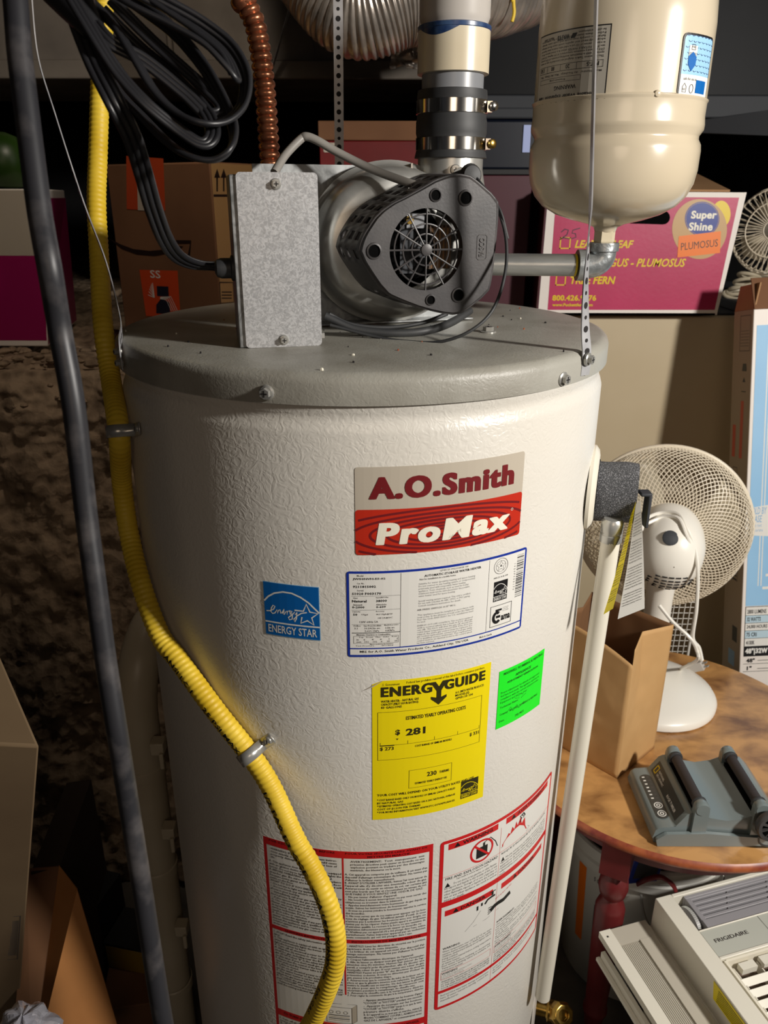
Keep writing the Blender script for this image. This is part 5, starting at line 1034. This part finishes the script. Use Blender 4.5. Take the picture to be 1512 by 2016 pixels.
M().hexa(BAG, [Lp, Fp, Rp, Bp]+[q+V((0, 0, .0012)) for q in (Lp, Fp, Rp, Bp)]).build('bag_bottom', PBG)
# ------------------------------------------------------------------ rock tumbler
RTb = thing('rock_tumbler', 'slate grey machine with two black rollers at the front of the table', 'tumbler', (.54, .015, .5))
z5 = .5005; pf = [(.4265, 0), (.4245, .010), (.4275, .023), (.433, .0275), (.4555, .030), (.4695, .052), (.476, .0555), (.490, .053), (.505, .046), (.53, .041), (.553, .045), (.568, .052), (.584, .055), (.600, .052), (.612, .040), (.632, .012), (.634, 0)]
fT = FR((0, .084, z5), (1, 0, 0), (0, 0, 1), (0, -1, 0))
M().prism(TUMG, pf, 0, .131, fT).build('body', RTb, bevel=.003, seg=3, smooth=35)
sk = [(.430, 0), (.427, .012), (.440, .0225), (.50, .024), (.56, .018), (.628, .012), (.632, 0)]
M().prism(TUMG, sk, .1311, .139, fT).build('front_skirt', RTb, bevel=.0025, smooth=35)
for x_ in (.4885, .5755):
    for y0, y1 in ((-.0535, -.040), (.066, .080)):
        mm = M(); mm.tube(TUMG, [V((x_, y0, z5+.066)), V((x_, y0+.002, z5+.066)), V((x_, y1-.002, z5+.066)), V((x_, y1, z5+.066))], [.0095, .0108, .0108, .0095], 24); mm.box(TUMG, x_-.0107, x_+.0107, y0+.0012, y1-.0012, z5+.018, z5+.066)
        mm.build('roller_bracket', RTb, smooth=40)
    mm = M(); mm.tube(ROLL, [V((x_, -.040, z5+.066)), V((x_, .065, z5+.066))], .0078, 24)
    for y_ in (-.037, .062): mm.tube(RUB, [V((x_, y_-.003, z5+.066)), V((x_, y_-.001, z5+.066)), V((x_, y_+.001, z5+.066)), V((x_, y_+.003, z5+.066))], [.0095, .0108, .0108, .0095], 24)
    mm.build('roller', RTb, smooth=40)
    M().box(BLKD, x_-.009, x_+.009, -.038, .062, z5+.045, z5+.0567).build('roller_well', RTb)
wc = V((.586, -.068, z5+.052)); fW = axis_fr(wc, (0, -1, .05)); mm = M().lathe(BLK, [(.0235, -.006), (.025, -.004), (.025, .004), (.0235, .006), (.019, .006), (.019, .003)], 36, fW, cap=False); mm.lathe(BLKD, [(.0195, .001), (.001, .001)], 24, fW, False)
for k in range(10): mm.box(BLK, .004, .020, -.0011, .0011, .001, .0052, fW @ Matrix.Rotation(k*pi/5, 4, 'Z'))
mm.lathe(BLK, [(.005, .001), (.005, .006), (.003, .0065)], 16, fW); mm.build('drive_wheel', RTb)
mm = M().tube(BLK, [V((.586, -.064, z5+.052)), V((.5755, -.052, z5+.06))], .004, 10); mm.tube(RUB, spl([V((.566, -.072, z5+.036)), V((.572, -.068, z5+.02)), V((.59, -.062, z5+.008)), V((.62, -.066, z5+.02))], 6), .0016, 8); mm.build('drive_belt', RTb)
L = Label(planemap((.4340, .078, z5+.0283), (0, -1, 0), (1, 0, .10)), 1, 1, step=1)
# x runs front-wards, y to the right
ov = [(.022+.009*cos(t_), .0105+.009*sin(t_)) for t_ in [pi/2+k*pi/12 for k in range(13)]] + [(.100+.009*cos(t_), .0105+.009*sin(t_)) for t_ in [-pi/2+k*pi/12 for k in range(13)]]
L.poly(ov, TUMD, 3)
for k in range(7): L.rect(.018+k*.0078, .0045, .0205+k*.0078, .0085, PW, 4); L.rect(.0185+k*.0078, .0115, .0205+k*.0078, .0155, KS, 4)
for k, x_ in enumerate((.0815, .0985)): L.stroke(ell(x_, .0105, .0058, .0058, 24), .0014, PW, 4); L.stroke(ell(x_, .0105, .0025, .0025, 16), .0014, PW, 4)
L.build('button_panel', RTb, 'black oval button panel')
L = Label(planemap((.4563, .078, z5+.0312), (0, -1, 0), (.0139, 0, .0222)), 1, 1, step=1); L.rect(.006, .0015, .116, .0235, TUMD, 1)
L.frame(.010, .005, .019, .0185, .0018, GOLD, 3); L.text('NATIONAL', .022, .0125, .044, .0165, PW, .01, res=1); L.text('GEOGRAPHIC', .022, .0065, .050, .0105, PW, .01, res=1); L.text('ROCK TUMBLER', .070, .006, .105, .011, PW, .02, res=1)
L.build('name_strip', RTb, 'charcoal strip with small lettering')
# ------------------------------------------------------------------ wire rack behind the table
WR = M(); a, b = aty(1285, 1185, .57), aty(1372, 1185, .57); zt = a.z
for k in range(9): x_ = a.x+(b.x-a.x)*k/8; WR.tube(FANW, [(x_, .57, .0), (x_, .57, zt)], .0009, 6)
for k in range(40): WR.tube(FANW, [(a.x, .5715, .02+k*(zt-.02)/39), (b.x, .5715, .02+k*(zt-.02)/39)], .0006, 6)
WR.tube(FANW, [(a.x, .57, 0), (a.x, .57, zt), (b.x, .57, zt), (b.x, .57, 0)], .003, 8)
tag(WR.build('wire_rack'), 'white wire grid rack behind the table and the paper bag', 'rack')
# ------------------------------------------------------------------ bucket and contents
KC = V((.505, .180, 0)); T = Matrix.Translation(KC)
BK = thing('plastic_bucket', 'white plastic bucket on the floor under the round table', 'bucket', tuple(KC))
M().lathe(BUCK, [(.118, 0), (.121, .004), (.138, .300), (.146, .302), (.147, .318), (.141, .322), (.147, .326), (.147, .348), (.142, .350), (.137, .348), (.134, .30), (.118, .008), (.001, .006)], 64, T, cap=False).build('bucket_shell', BK, smooth=40)
mm = M().tube(STEEL, spl([KC+V((-.045, -.141, .30)), KC+V((-.04, -.155, .27)), KC+V((-.02, -.156, .235)), KC+V((.02, -.153, .205)), KC+V((.06, -.142, .19)), KC+V((.10, -.115, .195)), KC+V((.135, -.06, .25)), KC+V((.143, .02, .30))], 8), .002, 8); mm.build('wire_handle', BK)
for t_ in (0,):
    L = Label(lambda u, v, o: tuple(KC + V(((.1205+.0575*v+o)*sin(-1.25+u/.13), -(.1205+.0575*v+o)*cos(-1.25+u/.13), v))), 1, 1, step=.006)
    L.rect(.010, .10, .028, .285, ORG, 1); L.frame(.050, .10, .095, .215, .001, K, 2); L.text('ALL PURPOSE', .06, .235, .10, .245, KS, .02); L.para(['|plastic pail', '|WARNING', '|keep lid closed'], .053, .09, .2, .009, KS, .01); L.stroke(ell(.07, .14, .012, .012, 20), .002, K, 2)
    L.text('5 GAL', .045, .27, .065, .28, KS, .02); L.build('printed_side', BK, 'black and orange printing')
mm = M(); mm.grid(DARK, lambda u, v: tuple(KC + V((.11*v*cos(2*pi*u), .11*v*sin(2*pi*u), .37-.08*v*v+.02*noise.noise(V((cos(2*pi*u)*v*3, sin(2*pi*u)*v*3, 1)))))), 36, 10, True)
mm.grid(DARK, lambda u, v: tuple(KC + V(((.11-.01*v)*cos(2*pi*u), (.11-.01*v)*sin(2*pi*u), .29-.28*v))), 36, 1, True)
TBG = tag(mm.build('tool_bag', smooth=60), 'black soft bag stuffed in the bucket under the table', 'bag')
q = atz(1298, 1735, .375); mm = M().tube(REDP, spl([q+V((-.028, .015, -.022)), q+V((-.02, .0, .004)), q+V((.0, -.005, .014)), q+V((.02, -.012, .0)), q+V((.028, -.02, -.035))], 8), .0045, 10, flat=.5)
mm.build('strap_loop', TBG)['label'] = 'red webbing loop'
q = atz(1270, 1700, .40); f2 = Matrix.Translation((q.x, q.y+.02, .35)) @ Matrix.Rotation(.3, 4, 'Z') @ Matrix.Rotation(.2, 4, 'Y')
mm = M().box(NAV, -.03, .03, -.012, .012, 0, .055, f2).box(DGREY, -.022, .024, -.0126, -.0121, .01, .045, f2); tag(mm.build('small_carton', bevel=.001), 'small blue carton on the black bag under the table edge', 'carton')
# ------------------------------------------------------------------ window air conditioner lying face up
aa = rad(16.3); U_ = V((cos(aa), sin(aa), 0)); W_ = V((sin(aa), -cos(aa), 0)); OA = V((.4481, -.0393, 0)); fA = FR(OA, U_, -W_, (0, 0, 1))  # local x = u, y = -v
AC = thing('window_air_conditioner', 'off-white window air conditioner lying on its back in front of the round table', 'air conditioner', tuple(OA + U_*.2 + W_*.16))
M().box(DWHITE, .008, .43, -.32, -.008, .0, .3195, fA).build('case', AC, bevel=.003)
mm = M(); vy0, vy1 = .1155, .30
for x0, x1, y0, y1 in ((0, .028, 0, .33), (.42, .445, 0, .33), (.028, .42, 0, .0065), (.028, .42, .0675, .0700), (.028, .42, .1130, .1180), (.028, .42, .302, .33)):
    mm.box(ACW, x0, x1, -y1, -y0, .32, .38, fA)
mm.build('front_cover', AC, bevel=.0015)
mm = M().box(ACP, .029, .42, -.1125, -.0705, .3605, .3785, fA); mm.build('control_panel', AC)
L = Label(planemap(fA @ V((0, 0, .3786)), U_, -W_), 1, 1, step=1); L.text('FRIGIDAIRE', .040, -.0925, .0975, -.0865, KS, .01, lay=2); L.rect(.13, -.1120, .1305, -.0710, KS, 2); L.build('brand_lettering', AC)
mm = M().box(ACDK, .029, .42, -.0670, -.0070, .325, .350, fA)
mm.box(ACG, .046, .42, -.0670, -.0525, .35, .3775, fA); mm.box(ACG, .046, .42, -.0125, -.0070, .35, .377, fA); mm.box(ACG, .046, .054, -.053, -.0125, .35, .377, fA)
for k in range(5): mm.box(ACG, .052, .42, -.0505+k*.0085, -.0455+k*.0085, .352, .3765, fA)
for k in range(5):
    for x_ in (.10+.006*k, .175+.006*k, .25+.006*k): mm.box(ACG, x_, x_+.0015, -.0505+k*.0085, -.042+k*.0085, .352, .3755, fA)
mm.build('vent_louvres', AC, bevel=.001)
wf = FR(fA @ V((.0405, -.037, .349)), -W_, (0, 0, 1), U_); mm = M().lathe(ACG, [(.024, -.004), (.0275, -.003), (.0275, .003), (.024, .004)], 72, wf)
for k in range(60): mm.box(ACP, .0272, .0281, -.0005, .0005, -.0028, .0028, wf @ Matrix.Rotation(k*pi/30, 4, 'Z'))
mm.build('thumb_wheel', AC)
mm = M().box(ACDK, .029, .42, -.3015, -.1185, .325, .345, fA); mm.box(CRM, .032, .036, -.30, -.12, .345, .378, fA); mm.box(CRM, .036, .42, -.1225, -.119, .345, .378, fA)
for k in range(10):
    y_ = -.150-k*.0165; f7 = fA @ Matrix.Translation((0, y_, .367)) @ Matrix.Rotation(rad(38), 4, 'X'); mm.box(ACW, .037, .42, -.0052, .0052, -.0011, .0011, f7)
for x_ in (.045, .085, .13, .19): mm.box(ACW, x_, x_+.0016, -.30, -.126, .350, .366, fA)
mm.box(ACW, .050, .075, -.1385, -.1275, .366, .376, fA); mm.box(ACW, .085, .42, -.1400, -.1265, .370, .377, fA); mm.build('air_grille', AC)
mm = M(); z1 = .335
mm.box(ACW, -.091, -.072, -.33, .003, z1-.012, z1, fA); mm.box(ACW, -.098, -.0915, -.33, -.018, z1-.030, z1-.016, fA); mm.box(ACW, -.104, -.0985, -.33, -.016, z1-.034, z1-.028, fA)
mm.box(ACS, -.072, -.008, -.025, .004, z1-.014, z1-.003, fA); mm.box(ACS, -.037, -.010, -.33, -.025, z1-.014, z1-.002, fA); mm.box(ACW, -.012, .0, -.32, .0, z1-.06, z1-.013, fA)
mm.box(HOLE, -.0845, -.0815, -.010, -.007, z1, z1+.0002, fA); mm.build('side_frame', AC, bevel=.0012)
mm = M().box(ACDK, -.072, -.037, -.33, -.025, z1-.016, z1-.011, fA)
for k in range(12): x_ = -.0705+k*.00285; mm.box(ACS, x_, x_+.0019, -.33, -.026, z1-.0112, z1-.0055, fA)
mm.build('accordion_panel', AC, smooth=0)
L = Label(planemap(fA @ V((-.0003, -.135, .340)), W_, (0, 0, 1)), 1, 1, step=1)
L.m.add([fA @ V((-.0006, -.140, .376)), fA @ V((-.0006, -.146, .347)), fA @ V((-.0006, -.215, .347)), fA @ V((-.0006, -.205, .376))], [(0, 1, 2, 3)], EYEL)
for k in range(7): L.m.box(DK, -.0010, -.0007, -.203, -.152, .3505+k*.0033, .3512+k*.0033, fA)
L.build('yellow_sticker', AC, 'yellow notice sticker')
# ------------------------------------------------------------------ white drain pipe left of the heater
dp = [V((-.318, .10, .80)), V((-.322, .06, .795)), V((-.326, .02, .77)), V((-.330, .0, .72)), V((-.331, -.004, .65)), V((-.332, -.004, .4)), V((-.334, -.004, .0))]
path2 = spl(dp, 8); mm = M(); mm.tube(DWHITE, path2, .029, 24, flat=1, up=(1, 0, 0)); mm.build
WD = thing('drain_duct', 'dingy white plastic duct standing left of the heater', 'duct', (-.334, -.004, 0)); mm.build('duct_tube', WD, smooth=60)
for z_ in (.595, .40, .14): M().lathe(DWHITE, [(.0295, z_-.004), (.0315, z_-.002), (.0315, z_+.014), (.0295, z_+.016)], 32, Matrix.Translation((-.3325, -.004, 0)), cap=False).build('collar', WD)
for z_ in (.655, .50, .30): M().box(DWHITE, -.305, -.286, -.045, -.025, z_, z_+.02).box(DWHITE, -.292, -.286, -.05, -.045, z_-.02, z_+.006).build('bracket', WD, bevel=.0015)
# ------------------------------------------------------------------ boxes at left and behind
def boxat(name, label, P4, up, mt, parts=None, cat='box', bev=.002):  # bottom 4 corners + height vector
    mm = M().hexa(mt, P4+[p+V(up) for p in P4]); return tag(mm.build(name, bevel=bev), label, cat)
# shipping box
zc = 1.1; Pc = aty(413, 318, .50); th = rad(33); ld = V((-cos(th), sin(th), 0)); rd = V((sin(th)*.9, cos(th), 0)).normalized(); Pc.z = 0; zt = aty(413, 318, .50).z
def solve(d, tx, z_):
    lo, hi = 0, .6
    for _ in range(40):
        md = (lo+hi)/2; x_ = proj(Pc+d*md+V((0, 0, z_)))[0]
        if (x_ > tx) == (d.x < 0): lo = md
        else: hi = md
    return lo
lw = min(solve(ld, 208, zt), .34); rw = min(solve(rd, 598, zt), .36); c0 = [Pc+ld*lw, Pc, Pc+rd*rw, Pc+rd*rw+ld*lw]; c0 = [V((p.x, p.y, zc)) for p in c0]
SB_ = thing('shipping_box', 'large brown shipping box with orange tape and a curved arrow behind the heater', 'box', (Pc.x, Pc.y+.15, zc))
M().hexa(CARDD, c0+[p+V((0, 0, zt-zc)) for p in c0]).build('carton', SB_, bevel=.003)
nl = ld.cross(V((0, 0, 1))).normalized(); 
def uvL(px, py): 
    Nn = V((-ld.y, ld.x, 0)); p = raypl(px, py, Pc, Nn)-Pc; return -p.dot(ld), p.z
L = Label(planemap(Pc, -ld, (0, 0, 1)), 1, 1, step=1)
U2 = lambda pts: [uvL(*q) for q in pts]
ARW = ink('arrow_brown', 34, 22, 16)
L.poly(U2([(216, 470), (240, 490), (270, 501), (305, 504), (335, 498), (362, 485), (352, 484), (325, 491), (295, 494), (262, 490), (238, 481)]), ARW, 2); L.stroke(U2([(340, 476), (376, 476), (372, 505)]), .006, ARW, 3)
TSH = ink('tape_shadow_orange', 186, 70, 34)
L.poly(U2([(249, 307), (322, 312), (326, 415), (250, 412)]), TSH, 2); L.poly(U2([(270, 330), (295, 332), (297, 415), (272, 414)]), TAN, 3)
L.poly(U2([(275, 531), (350, 533), (356, 625), (288, 622)]), DORG, 2); L.poly(U2([(309, 563), (332, 564), (333, 584), (310, 583)]), DNAV, 3); L.poly(U2([(308, 600), (318, 587), (334, 596), (336, 618), (308, 617)]), DNAV, 3)
for k in range(7): L.stroke(U2([(305, 586), (292+k*1.5, 562+(k-3)**2*.5-k*3+14-k)]), .0012, PW, 4)
for k in range(4): L.stroke(U2([(316, 588-k), (328+k*3, 590-k*2), (338+k*4, 612)]), .0012, PW, 4)
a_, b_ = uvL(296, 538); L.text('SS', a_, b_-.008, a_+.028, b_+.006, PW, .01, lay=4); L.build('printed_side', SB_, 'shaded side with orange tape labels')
Nr = V((rd.y, -rd.x, 0))
def uvR(px, py): p = raypl(px, py, Pc, Nr)-Pc; return p.dot(rd), p.z
L = Label(planemap(Pc, rd, (0, 0, 1)), 1, 1, step=1); q = uvR(418, 600); L.rect(.002, zc+.002, rw-.002, zt-.002, KRA, 1)  # lighter kraft laid over this side to paint the light on it
U3 = lambda pts: [uvR(*q) for q in pts]
for x_ in (427, 440): L.stroke(U3([(x_, 377), (x_, 345)]), .004, ARW, 2); L.poly(U3([(x_-6, 350), (x_+6, 350), (x_, 332)]), ARW, 2)
L.stroke(U3([(420, 385), (448, 385)]), .004, ARW, 2); L.stroke(U3([(432, 556), (458, 556), (460, 595), (434, 597), (432, 556)]), .002, ARW, 2)
for k in range(3): L.stroke(U3([(436, 575+k*6), (456, 575+k*6)]), .002, ARW, 2)
L.build('lit_side', SB_, 'side painted paler as if lit, with arrow symbols')
# red and kraft box
Yr = .80; a, b = aty(628, 260, Yr), aty(838, 238, Yr); zt = b.z
RB = thing('red_box', 'red box with a brown cardboard top behind the vent pipe', 'box', ((a.x+b.x)/2, .95, 1.103))
zr = aty(700, 277, Yr).z; M().box(REDBX, a.x, b.x, Yr, 1.05, 1.103, zr).build('red_carton', RB, bevel=.002)
M().box(CARDD, a.x-.002, b.x+.002, Yr-.002, 1.052, zr+.0005, zt).build('cardboard_lid', RB, bevel=.002)['label'] = 'brown cardboard lid'
L = Label(planemap((0, Yr, 0), (1, 0, 0), (0, 0, 1)), 1, 1, step=1); q = pxy(Yr, 637, 300, 662, 281); L.rect(q[0], q[1], q[2], q[3], TAN, 2, .003); q = pxy(Yr, 760, 333, 778, 326); L.text('II .', q[0], q[1], q[2], q[3], TAN, .02); q = pxy(Yr, 808, 334, 826, 324); L.text('ST', q[0], q[1], q[2], q[3], TAN, .03); L.build('printed_front', RB)
# left magenta box
zb = 1.108; ka, kb = atz(95, 682, zb), atz(151, 633, zb); Yl = ka.y; x1 = ka.x; x0 = x1-.34; dl = kb-ka; zt = aty(88, 372, Yl).z
x2 = aty(84, 372, Yl).x; q_ = kb + V((x2-x1, 0, 0)); ztb = aty(125, 368, kb.y).z
LP = thing('flower_box', 'magenta box with white edges on the dirt ledge at the far left', 'box', ((x0+x1)/2, Yl+.12, zb))
M().hexa(WHT, [V((x0, Yl, zb)), V((x1, Yl, zb)), V((kb.x, kb.y, zb)), V((x0, kb.y, zb)), V((x0, Yl, zt)), V((x2, Yl, zt)), V((aty(125, 368, kb.y).x, kb.y, zt)), V((x0, kb.y, zt))]).build('carton', LP, bevel=.002)
L = Label(planemap((0, Yl, 0), (1, 0, 0), (0, 0, 1)), 1, 1, step=1); MG = ink('magenta', 150, 8, 84)
L.poly([(x0+.005, zb+.012), (x1-.001, zb+.012), (x2-.001, zt-.016), (x0+.005, zt-.016)], MG, 1)
q = pxy(Yl, -60, 503, 52, 384); L.rect(q[0], q[1], q[2], q[3]+.008, TAN, 3, .004); q = pxy(Yl, 45, 478, 56, 440); L.rect(q[0], q[1], q[2], q[3], GOLD, 2)
nx_ = V((dl.y, -dl.x, 0)).normalized()*.0006; a_, b_, c_, d_2 = V((x1, Yl, zb+.004)), V((kb.x, kb.y, zb+.004)), V((aty(125, 368, kb.y).x, kb.y, zt-.016)), V((x2, Yl, zt-.016)); L.m.add([p+nx_ for p in (a_, b_, c_, d_2)], [(0, 1, 2, 3)], MG)
L.build('printed_front', LP, 'magenta front with a cream paper patch')
c = V((aty(8, 318, Yl+.06).x, Yl+.06, zt+.0505)); mm = M().lathe(GREEN, [(.015, -.050), (.035, -.045), (.048, -.02), (.052, 0), (.046, .024), (.03, .042), (.01, .050)], 32, Matrix.Translation(c)); tag(mm.build('green_pot', smooth=60), 'round green plastic pot on the far left magenta box', 'pot')
# lower left cartons
def quad_slab(mt, pts, th_=.004):
    P = [V(p) for p in pts]; nr = (P[1]-P[0]).cross(P[2]-P[0]).normalized()*th_; n_ = len(P)
    return P + [p-nr for p in P], [tuple(range(n_)), tuple(reversed(range(n_, 2*n_)))] + [(i, n_+i, n_+(i+1) % n_, (i+1) % n_) for i in range(n_)]
CA = thing('cardboard_box', 'tall dim cardboard box cut off by the lower left edge of the picture', 'box', (-.44, -.25, 0))
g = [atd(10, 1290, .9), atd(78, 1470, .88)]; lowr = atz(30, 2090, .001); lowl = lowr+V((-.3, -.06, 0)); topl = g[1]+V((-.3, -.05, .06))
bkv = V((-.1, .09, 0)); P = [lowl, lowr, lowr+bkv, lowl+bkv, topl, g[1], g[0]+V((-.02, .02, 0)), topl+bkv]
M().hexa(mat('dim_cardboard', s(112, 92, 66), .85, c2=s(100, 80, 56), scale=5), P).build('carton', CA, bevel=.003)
L = Label(quadmap(lowl, lowr, g[1], topl, .3, .7), .3, .7, step=1); L.frame(.275, .30, .293, .40, .001, KS, 3)
for k in range(8): L.rect(.278+k*.0017, .31, .2788+k*.0017, .39, KS, 3)
L.build('printed_mark', CA)
CO = thing('cardboard_box', 'open cardboard box with a lit orange-brown flap at the lower left', 'box', (-.42, -.05, 0))
t1, t2 = atz(116, 1706, .42), atz(152, 1752, .42); b2, b1 = atz(243, 2060, .14), atz(62, 2120, .14)
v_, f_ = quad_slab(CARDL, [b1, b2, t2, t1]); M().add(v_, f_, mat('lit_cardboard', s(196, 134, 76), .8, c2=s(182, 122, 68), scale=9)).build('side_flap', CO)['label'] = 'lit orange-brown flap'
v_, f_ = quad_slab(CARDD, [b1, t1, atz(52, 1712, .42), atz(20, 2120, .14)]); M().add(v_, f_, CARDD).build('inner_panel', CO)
a, b = atz(60, 1715, .42), atz(116, 1706, .42); M().hexa(mat('deep_shade_cardboard', s(44, 30, 22), .9), [V((a.x, a.y, .001)), V((b.x, b.y, .001)), V((b.x-.02, b.y+.2, .001)), V((a.x-.02, a.y+.2, .001)), a+V((0, 0, -.003)), b+V((0, 0, -.003)), b+V((-.02, .2, -.003)), a+V((-.02, .2, -.003))]).build('box_back', CO)  # same cardboard, darkened to paint the shade behind the flap
q = atz(200, 1800, .001); 
def sbox(name, label, px, py, z0, w_, d2, h_, rot, mt, cat='box', top=None):
    q = atz(px, py, z0); f2 = Matrix.Translation((q.x, q.y, 0)) @ Matrix.Rotation(rot, 4, 'Z'); mm = M().box(mt, -w_/2, w_/2, -d2/2, d2/2, .001, z0, f2)
    if top: mm.box(top, -w_/2+.004, w_/2-.004, -d2/2-.0006, -d2/2-.0001, z0*.4, z0-.006, f2)
    return tag(mm.build(name, bevel=.002), label, cat), f2
o, f2 = sbox('small_box', 'dark box with a dull blue and white end, lettered C, beyond the open cardboard box', 180, 1745, .20, .07, .08, .2, -.25, DARK, top=ink('dull_blue', 78, 96, 116)); 
L = Label(planemap(f2 @ V((-.0425, -.0612, 0)), f2.to_3x3() @ V((1, 0, 0)), (0, 0, 1)), 1, 1, step=1); L.text('C', .05, .13, .068, .155, K, .03, lay=5); m2 = L.m; oo = m2.build('letter', o)
sbox('storage_case', 'dark case with a dull yellow band on the floor left of the heater', 268, 1828, .12, .09, .08, .12, -.2, DARK, 'case', top=ink('dull_yellow', 150, 120, 40))
sbox('flat_carton', 'flat dark brown carton on the floor under the black cable', 262, 1935, .06, .10, .09, .06, .15, CARDD, 'carton')
c = atz(52, 2030, .36); mm = M().grid(POLYB, lambda u, v: tuple(c + V((.035*sin(pi*v)*cos(2*pi*u), .035*sin(pi*v)*sin(2*pi*u), .028*cos(pi*v)))*(1+.35*noise.noise(V((cos(2*pi*u)*2, sin(2*pi*u)*2, v*5))))), 40, 20, True)
tag(mm.build('plastic_bag', smooth=0), 'crumpled clear plastic bag peeking in at the bottom left corner', 'bag')
cable('yellow_wire', [V((aty(1012, -60, .5).x, .5, 2.09)), aty(1012, -60, .5), aty(1011, 0, .5), aty(1012, 25, .5), aty(1008, 43, .5)], .0028, YEL, 'short yellow wire end hanging left of the beige tank', 'wire')
# ------------------------------------------------------------------ light
def area(name, loc, tgt, size, e, c):
    l = bpy.data.lights.new(name, 'AREA'); l.energy = e; l.color = c; l.shape = 'DISK'; l.size = size
    o = bpy.data.objects.new(name, l); col.objects.link(o); o.location = loc; o.rotation_euler = (V(tgt)-V(loc)).to_track_quat('-Z', 'Y').to_euler(); return o
area('key_lamp', (1.38, -1.0, 1.78), (.1, 0, 1.0), .15, 38, (1, .95, .88))
area('room_lamp', (.1, -1.9, 1.7), (0, 0, 1.0), .6, 2.4, (1, .78, .58))
l = bpy.data.lights.new('back_fill', 'SPOT'); l.energy = 9; l.color = (1, .86, .7); l.spot_size = rad(95); l.spot_blend = .6; l.shadow_soft_size = .05  # unseen fill spot, added to brighten the left boxes and dirt bank
o = bpy.data.objects.new('back_fill', l); col.objects.link(o); o.location = (-.22, .12, 2.02); o.rotation_euler = (V((-.62, .8, 1.15))-V(o.location)).to_track_quat('-Z', 'Y').to_euler()
for pre, g in (('hanger_strap', 'perforated metal hanger straps'), ('motor_lead', 'black motor leads'), ('pipe_clamp', 'clamps on the yellow gas tube'), ('duct_hanger', 'duct hangers above the heater'), ('flower_box', 'magenta flower boxes'), ('cardboard_box', 'cardboard boxes at the lower left')):
    for o in bpy.data.objects:
        if o.parent is None and o.name.split('.')[0] == pre: o['group'] = g
w = bpy.data.worlds.new('world'); bpy.context.scene.world = w; w.use_nodes = True
w.node_tree.nodes['Background'].inputs[0].default_value = (.8, .85, 1, 1); w.node_tree.nodes['Background'].inputs[1].default_value = .02
sc = bpy.context.scene; sc.view_settings.view_transform = 'Standard'; sc.view_settings.look = 'None'; sc.view_settings.exposure = 0
